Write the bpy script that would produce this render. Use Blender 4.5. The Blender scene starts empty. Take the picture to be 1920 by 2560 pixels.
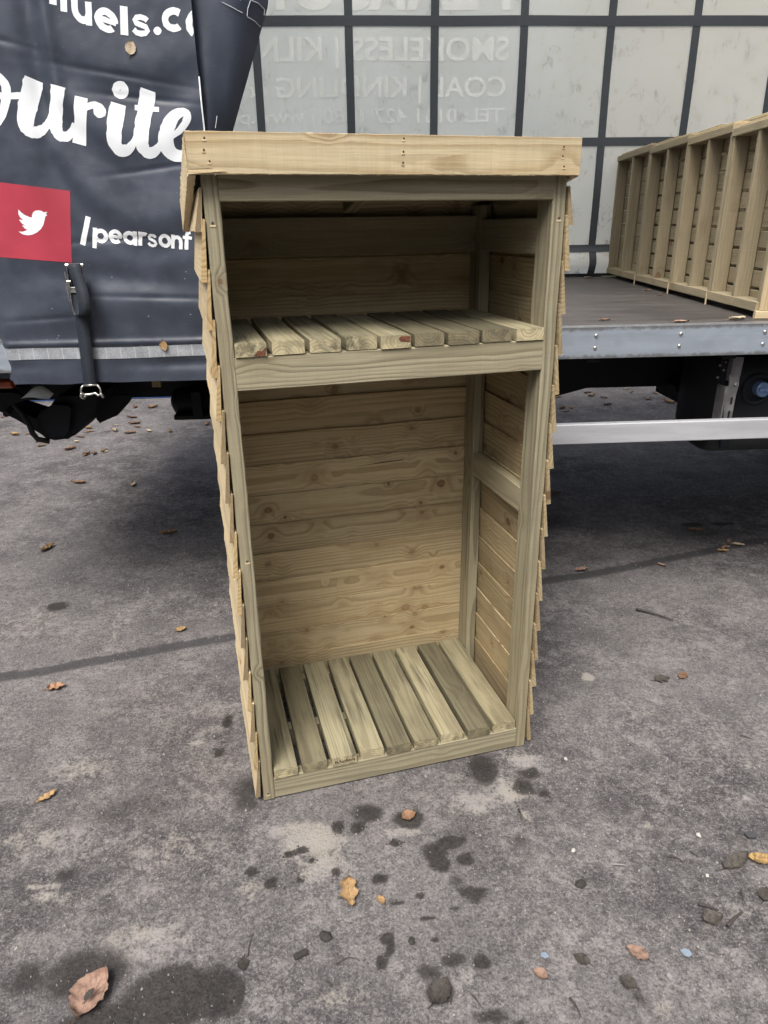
import bpy, bmesh, math, random
from mathutils import Vector, Matrix, noise, geometry
R = math.radians
rnd = random.Random(7)
SC = bpy.context.scene
COL = SC.collection

# ------------------------------------------------------------------ camera
# world: X runs along the truck's side, Y away from the camera, Z up; the camera stands over the origin
cam = bpy.data.cameras.new('camera')
cam.sensor_fit = 'AUTO'; cam.sensor_width = 36.0; cam.lens = 24.703
cam.clip_start = 0.05; cam.clip_end = 500
co = bpy.data.objects.new('camera', cam); COL.objects.link(co)
rx = Vector((0.99812, -0.05976, -0.01383)); uy = Vector((0.03535, 0.3761, 0.92591)); fw = Vector((0.05013, 0.92465, -0.3775))
m = Matrix((( rx.x, uy.x, -fw.x, 0), (rx.y, uy.y, -fw.y, 0), (rx.z, uy.z, -fw.z, 1.55), (0, 0, 0, 1)))
co.matrix_world = m
SC.camera = co

# ------------------------------------------------------------------ light (bright overcast)
SUN_EL, SUN_AZ = R(57), R(-24)         # azimuth: sun stands behind the camera, to its left
w = bpy.data.worlds.new('World'); SC.world = w; w.use_nodes = True
nt = w.node_tree; nt.nodes.clear()
sky = nt.nodes.new('ShaderNodeTexSky'); sky.sky_type = 'NISHITA'; sky.sun_disc = False
to_sun = Vector((math.sin(SUN_AZ) * math.cos(SUN_EL), -math.cos(SUN_AZ) * math.cos(SUN_EL), math.sin(SUN_EL)))
sky.sun_elevation = SUN_EL; sky.sun_rotation = math.atan2(to_sun.x, to_sun.y)
sky.air_density = 1.0; sky.dust_density = 4.0; sky.ozone_density = 1.0
bg = nt.nodes.new('ShaderNodeBackground'); bg.inputs['Strength'].default_value = 0.075
wo = nt.nodes.new('ShaderNodeOutputWorld')
hs = nt.nodes.new('ShaderNodeHueSaturation'); hs.inputs['Saturation'].default_value = 0.45      # thin cloud greys the sky
nt.links.new(sky.outputs[0], hs.inputs['Color']); nt.links.new(hs.outputs[0], bg.inputs['Color']); nt.links.new(bg.outputs[0], wo.inputs['Surface'])
sl = bpy.data.lights.new('sun', 'SUN'); sl.energy = 1.5; sl.angle = R(28); sl.color = (1.0, 0.955, 0.89)
so = bpy.data.objects.new('sun', sl); COL.objects.link(so)
so.rotation_euler = to_sun.to_track_quat('Z', 'Y').to_euler(); so.location = to_sun * 30
vs = SC.view_settings; vs.view_transform = 'Standard'; vs.look = 'None'; vs.gamma = 1; vs.use_curve_mapping = False
vs.exposure = 1.38

DATA = {
'website': [[(-0.809,2.152,0.0184),(-0.808,2.161,0.0184),(-0.806,2.171,0.0184),(-0.805,2.18,0.0184),(-0.803,2.189,0.0184),(-0.802,2.198,0.0184),(-0.8,2.207,0.0167)],[(-0.804,2.181,0.0184),(-0.803,2.185,0.0184),(-0.801,2.188,0.0184),(-0.798,2.191,0.0167),(-0.795,2.192,0.0184),(-0.792,2.193,0.0184),(-0.788,2.192,0.0184),(-0.784,2.191,0.0184),(-0.78,2.188,0.0167),(-0.777,2.185,0.0184),(-0.774,2.181,0.0184),(-0.772,2.177,0.0184),(-0.77,2.172,0.0167),(-0.77,2.168,0.0184),(-0.77,2.163,0.0184),(-0.771,2.155,0.0184),(-0.772,2.148,0.0184),(-0.773,2.141,0.0184),(-0.774,2.134,0.0184)],[(-0.748,2.118,0.0178),(-0.744,2.145,0.0178),(-0.74,2.169,0.0178),(-0.734,2.181,0.017),(-0.725,2.186,0.0159)],[(-0.713,2.155,0.0177),(-0.714,2.148,0.0177),(-0.715,2.141,0.0177),(-0.716,2.134,0.0177),(-0.717,2.127,0.0177),(-0.717,2.126,0.0177),(-0.717,2.121,0.0177),(-0.716,2.116,0.0177),(-0.715,2.112,0.0177),(-0.712,2.108,0.0177),(-0.709,2.104,0.0177),(-0.706,2.101,0.0177),(-0.702,2.099,0.0177),(-0.698,2.098,0.0194),(-0.693,2.098,0.0177),(-0.69,2.099,0.0177),(-0.686,2.101,0.0177),(-0.684,2.104,0.0177),(-0.682,2.108,0.0177),(-0.681,2.112,0.0177)],[(-0.684,2.085,0.0177),(-0.683,2.094,0.0177),(-0.682,2.104,0.0177),(-0.68,2.113,0.0177),(-0.679,2.123,0.0177),(-0.678,2.132,0.0177),(-0.677,2.141,0.0177)],[(-0.612,2.09,0.0177),(-0.611,2.095,0.0177),(-0.612,2.099,0.0177),(-0.614,2.103,0.0177),(-0.616,2.107,0.0177),(-0.619,2.11,0.0177),(-0.623,2.113,0.0177),(-0.627,2.116,0.0177),(-0.631,2.118,0.0177),(-0.636,2.119,0.0177),(-0.64,2.119,0.0177),(-0.644,2.118,0.0177),(-0.648,2.116,0.0177),(-0.651,2.114,0.0177),(-0.654,2.111,0.0177),(-0.656,2.108,0.0177),(-0.657,2.104,0.0194),(-0.657,2.1,0.0177),(-0.656,2.096,0.0177),(-0.654,2.091,0.0177),(-0.652,2.088,0.0177),(-0.649,2.084,0.0194),(-0.645,2.081,0.0177),(-0.641,2.079,0.0177),(-0.636,2.077,0.0177),(-0.632,2.076,0.0177),(-0.627,2.076,0.0177),(-0.623,2.077,0.0177),(-0.62,2.079,0.0194)],[(-0.653,2.103,0.0143),(-0.645,2.101,0.0131),(-0.638,2.099,0.0143),(-0.63,2.096,0.0131),(-0.623,2.094,0.0131),(-0.615,2.092,0.0131),(-0.608,2.089,0.0131)],[(-0.589,2.062,0.0215),(-0.586,2.089,0.0215),(-0.581,2.131,0.0209)],[(-0.52,2.096,0.0136),(-0.525,2.101,0.0136),(-0.537,2.105,0.0136),(-0.549,2.104,0.0136),(-0.555,2.098,0.0136),(-0.552,2.091,0.0136),(-0.539,2.086,0.0136),(-0.526,2.081,0.0136),(-0.522,2.072,0.0136),(-0.529,2.066,0.0136),(-0.542,2.065,0.0148),(-0.554,2.068,0.0136),(-0.561,2.076,0.0136)],[(-0.489,2.072,0.0116),(-0.49,2.07,0.0116),(-0.492,2.068,0.0116),(-0.494,2.067,0.0116),(-0.496,2.067,0.0116),(-0.498,2.068,0.0116),(-0.499,2.07,0.0116),(-0.5,2.072,0.0126),(-0.499,2.073,0.0116),(-0.497,2.075,0.0116),(-0.495,2.076,0.0116),(-0.493,2.076,0.0116),(-0.491,2.075,0.0116),(-0.49,2.073,0.0126),(-0.489,2.072,0.0116)],[(-0.428,2.114,0.0177),(-0.432,2.116,0.0193),(-0.435,2.118,0.0177),(-0.44,2.119,0.0177),(-0.444,2.12,0.0177),(-0.449,2.119,0.0177),(-0.453,2.118,0.0177),(-0.458,2.116,0.0177),(-0.461,2.114,0.0177),(-0.465,2.111,0.0177),(-0.467,2.108,0.0177),(-0.469,2.104,0.0177),(-0.47,2.1,0.0177),(-0.47,2.096,0.0177),(-0.469,2.092,0.0177),(-0.468,2.088,0.0193),(-0.465,2.085,0.0177),(-0.462,2.082,0.0177),(-0.458,2.08,0.0177),(-0.454,2.079,0.0177),(-0.45,2.078,0.0193),(-0.445,2.078,0.0177),(-0.44,2.079,0.0177),(-0.436,2.08,0.0177),(-0.432,2.083,0.0177)],[(-0.385,2.114,0.0176),(-0.388,2.113,0.0176),(-0.391,2.111,0.0176),(-0.394,2.108,0.0176),(-0.397,2.105,0.0176),(-0.399,2.102,0.0176),(-0.401,2.099,0.0176),(-0.403,2.095,0.0192),(-0.404,2.091,0.0192),(-0.404,2.087,0.0176),(-0.404,2.083,0.0176),(-0.404,2.08,0.0192),(-0.403,2.076,0.0192),(-0.401,2.073,0.0176),(-0.399,2.07,0.0176),(-0.397,2.067,0.0176),(-0.394,2.065,0.0176)]],
'slogan': [[(-0.976,1.974,0.0162),(-0.972,1.972,0.0168),(-0.966,1.968,0.016),(-0.96,1.965,0.0169),(-0.955,1.96,0.0197),(-0.951,1.956,0.0195),(-0.947,1.95,0.0214),(-0.945,1.945,0.0252),(-0.943,1.939,0.0244),(-0.942,1.933,0.025),(-0.943,1.927,0.0252),(-0.944,1.92,0.0251),(-0.946,1.914,0.025),(-0.948,1.908,0.0271),(-0.95,1.901,0.0268),(-0.952,1.895,0.0241),(-0.955,1.889,0.0238),(-0.958,1.882,0.0234),(-0.962,1.875,0.0231),(-0.967,1.868,0.0248),(-0.972,1.861,0.0243),(-0.977,1.854,0.0216),(-0.984,1.847,0.0226),(-0.99,1.841,0.0199),(-0.997,1.835,0.0208),(-1.004,1.831,0.0201),(-1.011,1.827,0.0178),(-1.018,1.824,0.0189),(-1.022,1.821,0.017)],[(-0.978,1.922,0.0127),(-0.976,1.921,0.0134),(-0.973,1.919,0.0143),(-0.97,1.917,0.0166),(-0.967,1.915,0.0174),(-0.964,1.914,0.0164),(-0.963,1.913,0.0182),(-0.96,1.912,0.0169),(-0.954,1.912,0.017),(-0.943,1.912,0.0168),(-0.928,1.912,0.0165),(-0.914,1.913,0.0177),(-0.904,1.913,0.0174)],[(-0.865,1.956,0.0471),(-0.867,1.951,0.0473),(-0.871,1.943,0.0514),(-0.874,1.934,0.0471),(-0.878,1.925,0.0471),(-0.882,1.916,0.0471),(-0.886,1.906,0.047),(-0.89,1.896,0.0469),(-0.894,1.886,0.0509),(-0.897,1.877,0.0465),(-0.9,1.868,0.0463),(-0.903,1.86,0.0459),(-0.905,1.853,0.0454),(-0.906,1.847,0.0447),(-0.906,1.842,0.0438),(-0.906,1.838,0.0428),(-0.905,1.835,0.0414),(-0.904,1.831,0.0431),(-0.901,1.827,0.0372),(-0.899,1.824,0.038),(-0.895,1.821,0.0329),(-0.892,1.82,0.0343),(-0.887,1.819,0.0303),(-0.883,1.819,0.0319),(-0.878,1.82,0.0306),(-0.873,1.822,0.0268),(-0.869,1.824,0.0276),(-0.865,1.827,0.026),(-0.86,1.83,0.0223),(-0.856,1.834,0.0205),(-0.853,1.838,0.0203),(-0.849,1.843,0.0167),(-0.846,1.848,0.0162),(-0.842,1.855,0.013),(-0.839,1.862,0.0112),(-0.836,1.869,0.0096),(-0.834,1.874,0.0085)],[(-0.796,1.937,0.0412),(-0.798,1.929,0.0382),(-0.802,1.919,0.0422),(-0.805,1.907,0.0393),(-0.809,1.896,0.0399),(-0.813,1.884,0.0441),(-0.817,1.872,0.0448),(-0.82,1.86,0.0415),(-0.823,1.85,0.0454),(-0.824,1.843,0.0412),(-0.825,1.838,0.0442),(-0.825,1.834,0.0431),(-0.824,1.83,0.0382),(-0.823,1.825,0.0396),(-0.821,1.82,0.034),(-0.819,1.815,0.0346),(-0.816,1.812,0.0324),(-0.812,1.809,0.0309),(-0.807,1.808,0.0273),(-0.802,1.807,0.0262),(-0.798,1.807,0.0273),(-0.793,1.809,0.0258),(-0.788,1.812,0.0222),(-0.784,1.815,0.0226),(-0.78,1.82,0.0208),(-0.776,1.825,0.0187),(-0.773,1.831,0.0164),(-0.77,1.838,0.0143),(-0.768,1.842,0.0127)],[(-0.736,1.909,0.0352),(-0.742,1.881,0.0382),(-0.747,1.852,0.0348),(-0.756,1.817,0.0365),(-0.764,1.787,0.0396)],[(-0.735,1.871,0.0116),(-0.733,1.874,0.0124),(-0.729,1.877,0.0125),(-0.725,1.881,0.0137),(-0.722,1.883,0.0162),(-0.718,1.885,0.0173),(-0.713,1.887,0.0168),(-0.709,1.888,0.0178),(-0.705,1.888,0.0191),(-0.702,1.887,0.0227),(-0.698,1.886,0.0227),(-0.695,1.884,0.0247),(-0.693,1.882,0.0289),(-0.691,1.88,0.0307),(-0.69,1.877,0.0323),(-0.688,1.875,0.0309),(-0.688,1.873,0.0347),(-0.687,1.872,0.0322),(-0.688,1.871,0.0351),(-0.688,1.871,0.0349),(-0.688,1.87,0.0318)],[(-0.68,1.871,0.0185),(-0.681,1.868,0.017),(-0.683,1.866,0.017),(-0.686,1.864,0.017),(-0.69,1.864,0.0185),(-0.693,1.864,0.0185),(-0.695,1.866,0.017),(-0.697,1.868,0.0185),(-0.697,1.871,0.0185),(-0.696,1.874,0.0185),(-0.694,1.877,0.0185),(-0.691,1.878,0.0185),(-0.687,1.879,0.017),(-0.684,1.878,0.017),(-0.682,1.877,0.0186),(-0.68,1.874,0.017),(-0.68,1.871,0.0185)],[(-0.61,1.927,0.0232),(-0.612,1.924,0.0253),(-0.614,1.92,0.0232),(-0.618,1.918,0.0253),(-0.622,1.917,0.0253),(-0.626,1.917,0.0253),(-0.629,1.918,0.0232),(-0.632,1.92,0.0253),(-0.633,1.924,0.0232),(-0.634,1.927,0.0253),(-0.632,1.931,0.0232),(-0.63,1.934,0.0253),(-0.626,1.937,0.0232),(-0.622,1.938,0.0232),(-0.618,1.938,0.0232),(-0.615,1.937,0.0254),(-0.612,1.934,0.0232),(-0.611,1.931,0.0253),(-0.61,1.927,0.0232)],[(-0.633,1.892,0.0427),(-0.635,1.885,0.0427),(-0.639,1.875,0.0466),(-0.642,1.865,0.0467),(-0.645,1.855,0.0466),(-0.648,1.846,0.0465),(-0.65,1.837,0.0463),(-0.652,1.828,0.0422),(-0.654,1.819,0.0418),(-0.656,1.811,0.0448),(-0.657,1.803,0.0439),(-0.658,1.795,0.0427),(-0.657,1.788,0.0415),(-0.655,1.782,0.0368),(-0.652,1.777,0.0354),(-0.649,1.773,0.0371),(-0.645,1.77,0.0354),(-0.64,1.769,0.0338),(-0.634,1.769,0.0322),(-0.628,1.77,0.0304),(-0.622,1.772,0.0284),(-0.616,1.775,0.0238),(-0.611,1.78,0.0234),(-0.606,1.785,0.0207),(-0.602,1.79,0.0182),(-0.598,1.796,0.0159),(-0.595,1.803,0.0135),(-0.592,1.81,0.0115),(-0.59,1.815,0.0102)],[(-0.542,1.927,0.0419),(-0.545,1.918,0.0456),(-0.548,1.906,0.0456),(-0.552,1.893,0.0456),(-0.556,1.88,0.0456),(-0.559,1.869,0.0416),(-0.563,1.858,0.0414),(-0.567,1.847,0.0448),(-0.57,1.837,0.0446),(-0.572,1.827,0.0407),(-0.575,1.818,0.0444),(-0.577,1.809,0.044),(-0.578,1.801,0.0435),(-0.579,1.794,0.0428),(-0.579,1.789,0.0418),(-0.578,1.783,0.0373),(-0.577,1.779,0.0395),(-0.575,1.774,0.0381),(-0.571,1.769,0.0336),(-0.568,1.765,0.0351),(-0.563,1.763,0.0334),(-0.559,1.762,0.0318),(-0.553,1.763,0.0301),(-0.548,1.764,0.0283),(-0.543,1.767,0.0263),(-0.538,1.77,0.0241),(-0.533,1.775,0.0218),(-0.528,1.78,0.0178),(-0.524,1.785,0.0172),(-0.52,1.791,0.0139),(-0.517,1.798,0.0131),(-0.514,1.805,0.0114),(-0.512,1.81,0.0102)],[(-0.587,1.882,0.0142),(-0.552,1.879,0.0142),(-0.517,1.876,0.013)],[(-0.498,1.8,0.0152),(-0.492,1.803,0.0142),(-0.484,1.808,0.0159),(-0.474,1.813,0.0151),(-0.466,1.818,0.0172),(-0.459,1.824,0.0181),(-0.452,1.831,0.0192),(-0.445,1.838,0.0187),(-0.441,1.845,0.0213),(-0.438,1.85,0.0219),(-0.436,1.855,0.0225),(-0.435,1.859,0.021),(-0.436,1.862,0.0233),(-0.438,1.865,0.0235),(-0.441,1.867,0.0216),(-0.446,1.868,0.0237),(-0.45,1.868,0.0224),(-0.456,1.867,0.0256),(-0.462,1.865,0.0273),(-0.468,1.862,0.0293),(-0.474,1.858,0.0314),(-0.479,1.853,0.0339),(-0.485,1.846,0.0367),(-0.49,1.839,0.0394),(-0.494,1.832,0.0381),(-0.498,1.824,0.0429),(-0.501,1.816,0.0401),(-0.504,1.808,0.0442),(-0.506,1.801,0.0447),(-0.507,1.793,0.0448),(-0.507,1.786,0.0447),(-0.506,1.78,0.0445),(-0.504,1.773,0.0435),(-0.501,1.768,0.042),(-0.496,1.762,0.0399),(-0.49,1.758,0.0376),(-0.484,1.755,0.0354),(-0.477,1.754,0.0334),(-0.469,1.753,0.0315),(-0.461,1.755,0.0295),(-0.454,1.757,0.0273),(-0.446,1.762,0.0249),(-0.438,1.77,0.0223),(-0.43,1.777,0.0182),(-0.425,1.782,0.0167)]],
'handle': [[(-0.772,1.588,0.0152),(-0.786,1.548,0.0152),(-0.802,1.507,0.0165)],[(-0.727,1.53,0.0122),(-0.727,1.533,0.0122),(-0.728,1.536,0.0132),(-0.729,1.539,0.0122),(-0.731,1.542,0.0132),(-0.733,1.544,0.0122),(-0.736,1.546,0.0123),(-0.739,1.547,0.0123),(-0.742,1.547,0.0122),(-0.745,1.547,0.0122),(-0.749,1.546,0.0132),(-0.752,1.545,0.0133),(-0.754,1.543,0.0123),(-0.756,1.54,0.0122),(-0.758,1.537,0.0122),(-0.759,1.534,0.0132),(-0.759,1.531,0.0122),(-0.758,1.528,0.0122),(-0.757,1.525,0.0122),(-0.755,1.523,0.0123),(-0.753,1.52,0.0122),(-0.75,1.519,0.0123),(-0.747,1.518,0.0123),(-0.744,1.517,0.0122),(-0.741,1.517,0.0132),(-0.737,1.518,0.0122),(-0.734,1.52,0.0123),(-0.732,1.522,0.0123),(-0.73,1.524,0.0132),(-0.728,1.527,0.0122),(-0.727,1.53,0.0122)],[(-0.767,1.497,0.0122),(-0.765,1.507,0.0122),(-0.764,1.517,0.0132),(-0.762,1.527,0.0122),(-0.76,1.537,0.0123),(-0.758,1.546,0.0122),(-0.757,1.556,0.0122)],[(-0.683,1.527,0.0115),(-0.683,1.53,0.0115),(-0.683,1.533,0.0115),(-0.684,1.536,0.0115),(-0.686,1.539,0.0115),(-0.688,1.541,0.0115),(-0.69,1.543,0.0115),(-0.693,1.544,0.0115),(-0.696,1.545,0.0115),(-0.699,1.545,0.0115),(-0.702,1.544,0.0115),(-0.705,1.543,0.0115),(-0.707,1.542,0.0116),(-0.71,1.539,0.0125),(-0.712,1.537,0.0125),(-0.713,1.534,0.0115),(-0.714,1.531,0.0125),(-0.714,1.528,0.0125),(-0.713,1.525,0.0115),(-0.712,1.522,0.0115),(-0.71,1.52,0.0116),(-0.708,1.517,0.0115),(-0.706,1.516,0.0116),(-0.703,1.514,0.0115),(-0.7,1.514,0.0115),(-0.697,1.514,0.0115),(-0.694,1.515,0.0116),(-0.691,1.516,0.0115),(-0.689,1.517,0.0125)],[(-0.711,1.531,0.0093),(-0.706,1.53,0.0093),(-0.701,1.53,0.0093),(-0.696,1.529,0.0093),(-0.69,1.528,0.0085),(-0.685,1.528,0.0086),(-0.68,1.527,0.0085)],[(-0.64,1.523,0.0127),(-0.639,1.526,0.0117),(-0.64,1.529,0.0117),(-0.641,1.532,0.0117),(-0.643,1.534,0.0117),(-0.645,1.536,0.0117),(-0.648,1.538,0.0117),(-0.651,1.539,0.0117),(-0.654,1.54,0.0118),(-0.657,1.539,0.0117),(-0.66,1.539,0.0118),(-0.663,1.537,0.0117),(-0.666,1.535,0.0127),(-0.668,1.533,0.0127),(-0.669,1.53,0.0117),(-0.67,1.527,0.0127),(-0.67,1.524,0.0117),(-0.669,1.521,0.0117),(-0.668,1.518,0.0117),(-0.666,1.516,0.0117),(-0.664,1.514,0.0118),(-0.661,1.512,0.0117),(-0.658,1.511,0.0117),(-0.655,1.51,0.0117),(-0.652,1.511,0.0118),(-0.649,1.511,0.0117),(-0.646,1.513,0.0117),(-0.644,1.515,0.0127),(-0.642,1.517,0.0127),(-0.64,1.52,0.0117),(-0.64,1.523,0.0127)],[(-0.641,1.502,0.0117),(-0.64,1.509,0.0117),(-0.639,1.516,0.0127),(-0.638,1.523,0.0127),(-0.637,1.53,0.0128),(-0.636,1.537,0.0128),(-0.635,1.544,0.0128)],[(-0.626,1.502,0.0122),(-0.625,1.509,0.0122),(-0.624,1.515,0.0122),(-0.622,1.522,0.0113),(-0.621,1.529,0.0113),(-0.62,1.536,0.0113),(-0.619,1.543,0.0113)],[(-0.622,1.525,0.0113),(-0.621,1.528,0.0113),(-0.619,1.53,0.0113),(-0.618,1.532,0.0122),(-0.615,1.534,0.0113),(-0.613,1.535,0.0113),(-0.611,1.536,0.0122),(-0.608,1.536,0.0113),(-0.605,1.535,0.0113),(-0.603,1.535,0.0113),(-0.601,1.533,0.0113)],[(-0.574,1.525,0.0087),(-0.577,1.53,0.0094),(-0.583,1.532,0.0087),(-0.59,1.532,0.0087),(-0.594,1.527,0.0087),(-0.593,1.522,0.0094),(-0.585,1.518,0.0087),(-0.578,1.513,0.0087),(-0.576,1.507,0.0087),(-0.58,1.502,0.0087),(-0.588,1.501,0.0094),(-0.595,1.504,0.0087),(-0.599,1.51,0.0094)],[(-0.533,1.513,0.0107),(-0.533,1.516,0.0107),(-0.534,1.519,0.0116),(-0.535,1.522,0.0116),(-0.536,1.525,0.0107),(-0.538,1.527,0.0107),(-0.541,1.529,0.0107),(-0.544,1.53,0.0116),(-0.547,1.53,0.0116),(-0.549,1.53,0.0107),(-0.552,1.529,0.0107),(-0.555,1.527,0.0107),(-0.557,1.525,0.0107),(-0.559,1.523,0.0107),(-0.56,1.52,0.0107),(-0.561,1.517,0.0107),(-0.561,1.514,0.0107),(-0.561,1.511,0.0116),(-0.56,1.508,0.0116),(-0.558,1.505,0.0107),(-0.556,1.503,0.0116),(-0.553,1.502,0.0107),(-0.551,1.501,0.0116),(-0.548,1.5,0.0116),(-0.545,1.5,0.0116),(-0.542,1.501,0.0107),(-0.539,1.503,0.0107),(-0.537,1.505,0.0107),(-0.535,1.507,0.0107),(-0.534,1.51,0.0107),(-0.533,1.513,0.0107)],[(-0.526,1.492,0.0108),(-0.525,1.499,0.0108),(-0.524,1.506,0.0108),(-0.523,1.512,0.0108),(-0.522,1.519,0.0108),(-0.521,1.526,0.0108),(-0.52,1.533,0.0108)],[(-0.523,1.514,0.0117),(-0.522,1.517,0.0108),(-0.521,1.519,0.0117),(-0.519,1.522,0.0117),(-0.517,1.524,0.0118),(-0.514,1.525,0.0108),(-0.511,1.525,0.0108),(-0.509,1.525,0.0117),(-0.506,1.525,0.0109),(-0.504,1.523,0.0117),(-0.502,1.521,0.0117),(-0.5,1.519,0.0108),(-0.499,1.516,0.0108),(-0.499,1.513,0.0117),(-0.499,1.51,0.0117),(-0.499,1.504,0.0108),(-0.5,1.499,0.0108),(-0.501,1.494,0.0117),(-0.501,1.489,0.0109)],[(-0.483,1.488,0.0112),(-0.483,1.494,0.012),(-0.482,1.501,0.012),(-0.481,1.508,0.012),(-0.48,1.515,0.0111),(-0.479,1.522,0.0112),(-0.478,1.528,0.0111),(-0.478,1.53,0.0111),(-0.477,1.532,0.0111),(-0.476,1.534,0.0111),(-0.475,1.536,0.0111),(-0.473,1.537,0.0111),(-0.471,1.538,0.0111),(-0.469,1.539,0.0111),(-0.467,1.539,0.012),(-0.465,1.539,0.0121)],[(-0.491,1.525,0.0091),(-0.487,1.524,0.0098),(-0.482,1.524,0.0098),(-0.477,1.523,0.0091),(-0.473,1.523,0.0098),(-0.468,1.522,0.0098),(-0.463,1.521,0.0091)]],
'bird': [(-0.975,1.611),(-0.969,1.603),(-0.959,1.595),(-0.946,1.589),(-0.939,1.588),(-0.938,1.594),(-0.933,1.602),(-0.925,1.607),(-0.915,1.608),(-0.907,1.606),(-0.901,1.602),(-0.89,1.603),(-0.897,1.597),(-0.892,1.594),(-0.899,1.59),(-0.903,1.58),(-0.91,1.566),(-0.92,1.554),(-0.933,1.545),(-0.948,1.539),(-0.963,1.537),(-0.977,1.54),(-0.988,1.548),(-0.974,1.548),(-0.96,1.553),(-0.967,1.556),(-0.973,1.564),(-0.974,1.566),(-0.965,1.565),(-0.974,1.572),(-0.979,1.581),(-0.979,1.583),(-0.967,1.58),(-0.975,1.589),(-0.978,1.598)],
'red': [(-1.084,1.694),(-1.016,1.687),(-0.814,1.661),(-0.844,1.455),(-1.061,1.475),(-1.132,1.483)],
'damp': [(-0.06,1.49,0.019,0.029,1.0),(0.021,1.536,0.056,0.04,0.75),(-0.006,1.486,0.02,0.022,1.0),(0.139,1.507,0.052,0.036,0.95),(-0.161,1.416,0.019,0.014,1.0),(-0.194,1.408,0.015,0.009,1.0),(-0.129,1.384,0.014,0.012,1.0),(-0.285,1.357,0.018,0.018,1.0),(-0.231,1.323,0.02,0.019,1.0),(-0.161,1.326,0.008,0.011,1.0),(-0.196,1.303,0.007,0.005,1.0),(-0.067,1.341,0.014,0.016,1.0),(0.097,1.423,0.029,0.015,1.0),(0.245,1.419,0.046,0.022,1.0),(0.274,1.358,0.021,0.023,1.0),(0.197,1.387,0.043,0.032,0.95),(0.21,1.346,0.033,0.028,0.9),(0.275,1.256,0.04,0.026,0.95),(0.239,1.29,0.027,0.032,0.6),(0.045,1.314,0.025,0.019,1.0),(0.144,1.255,0.014,0.013,1.0),(0.085,1.242,0.022,0.008,1.0),(0.224,1.22,0.02,0.012,0.7),(0.157,1.193,0.022,0.011,1.0),(-0.087,1.167,0.011,0.011,1.0),(0.059,1.147,0.021,0.018,1.0),(0.059,1.121,0.017,0.013,1.0),(0.037,1.093,0.018,0.019,1.0),(0.166,1.142,0.011,0.01,1.0),(0.143,1.061,0.032,0.024,0.7),(0.207,1.085,0.033,0.021,0.8),(0.267,1.077,0.022,0.024,1.0),(0.161,1.016,0.031,0.033,1),(-0.286,1.043,0.027,0.052,0.9),(0.424,1.412,0.039,0.031,0.5),(-0.755,1.116,0.078,0.055,0.6),(-0.626,1.112,0.108,0.074,0.8),(-0.421,1.047,0.117,0.076,1),(-0.318,1.052,0.054,0.062,1),(-0.533,1.01,0.122,0.039,0.9),(-0.675,1.592,0.212,0.079,0.45),(-0.33,1.64,0.063,0.106,0.6),(-0.764,1.385,0.045,0.029,0.6),(-0.434,1.972,0.018,0.041,0.9),(-0.443,1.822,0.022,0.022,0.9),(-1.311,2.827,0.052,0.048,0.9),(-0.593,1.527,0.016,0.01,0.6),(-0.428,1.349,0.025,0.012,0.5),(-1.014,2.007,0.172,0.137,0.35),(-1.057,1.774,0.155,0.126,0.35),(-0.682,2.628,0.164,0.1,0.3),(0.386,1.682,0.047,0.069,0.9),(0.525,1.657,0.031,0.023,0.9),(0.485,1.602,0.038,0.033,0.9),(0.544,1.57,0.023,0.02,0.8),(0.455,1.51,0.004,0.04,0.8),(0.8,1.399,0.051,0.038,0.45),(0.897,1.026,0.027,0.042,0.5),(0.261,0.957,0.044,0.021,0.8),(0.318,0.946,0.021,0.011,0.7),(0.572,1.009,0.017,0.013,0.9),(0.589,0.974,0.023,0.024,0.5),(0.695,1.512,0.148,0.084,0.3),(1.037,1.387,0.141,0.081,0.35),(0.469,1.217,0.038,0.006,0.5),(0.42,1.194,0.016,0.007,0.6),(0.776,1.207,0.127,0.109,0.25),(1.052,2.39,0.195,0.159,0.35),(1.148,3.582,0.125,0.148,0.5),(1.894,3.467,0.079,0.037,0.8),(2.066,3.463,0.079,0.03,0.8),(1.229,3.096,0.2,0.077,0.4),(1.927,3.331,0.255,0.117,0.4),(0.778,1.956,0.138,0.114,0.3),(0.516,1.656,0.034,0.029,0.7)],
'dust': [(-0.138,1.453,0.092,0.062,1),(-0.214,1.489,0.06,0.032,0.8),(-0.282,1.311,0.055,0.032,0.5),(-0.098,1.363,0.084,0.051,0.7),(0.117,1.458,0.059,0.019,0.7),(0.332,1.553,0.083,0.049,0.7),(0.445,1.586,0.062,0.044,0.8),(-0.278,1.278,0.011,0.015,0.8),(0.225,1.043,0.027,0.02,0.6),(-0.056,1.019,0.116,0.035,0.35),(-0.816,1.354,0.039,0.014,1),(-0.776,1.323,0.058,0.018,0.6),(-0.518,1.187,0.118,0.057,0.6),(-0.525,1.873,0.037,0.014,0.8),(-0.872,1.777,0.131,0.065,0.5),(-0.857,1.503,0.186,0.066,0.45),(-0.507,1.445,0.181,0.089,0.35),(-0.985,2.685,0.049,0.215,0.35),(-1.386,2.702,0.124,0.166,0.4),(0.857,2.124,0.026,0.026,1),(1.169,3.379,0.172,0.158,0.5),(1.63,3.469,0.176,0.146,0.3),(0.52,1.712,0.06,0.044,0.7),(0.982,1.896,0.191,0.113,0.2),(0.8,1.435,0.019,0.013,0.6),(1.115,1.511,0.015,0.011,1),(0.629,0.95,0.033,0.023,0.6),(0.442,1.619,0.041,0.044,0.6),(0.472,1.49,0.02,0.023,0.7),(0.511,1.107,0.16,0.074,0.25),(0.906,1.146,0.124,0.078,0.25)],
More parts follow.
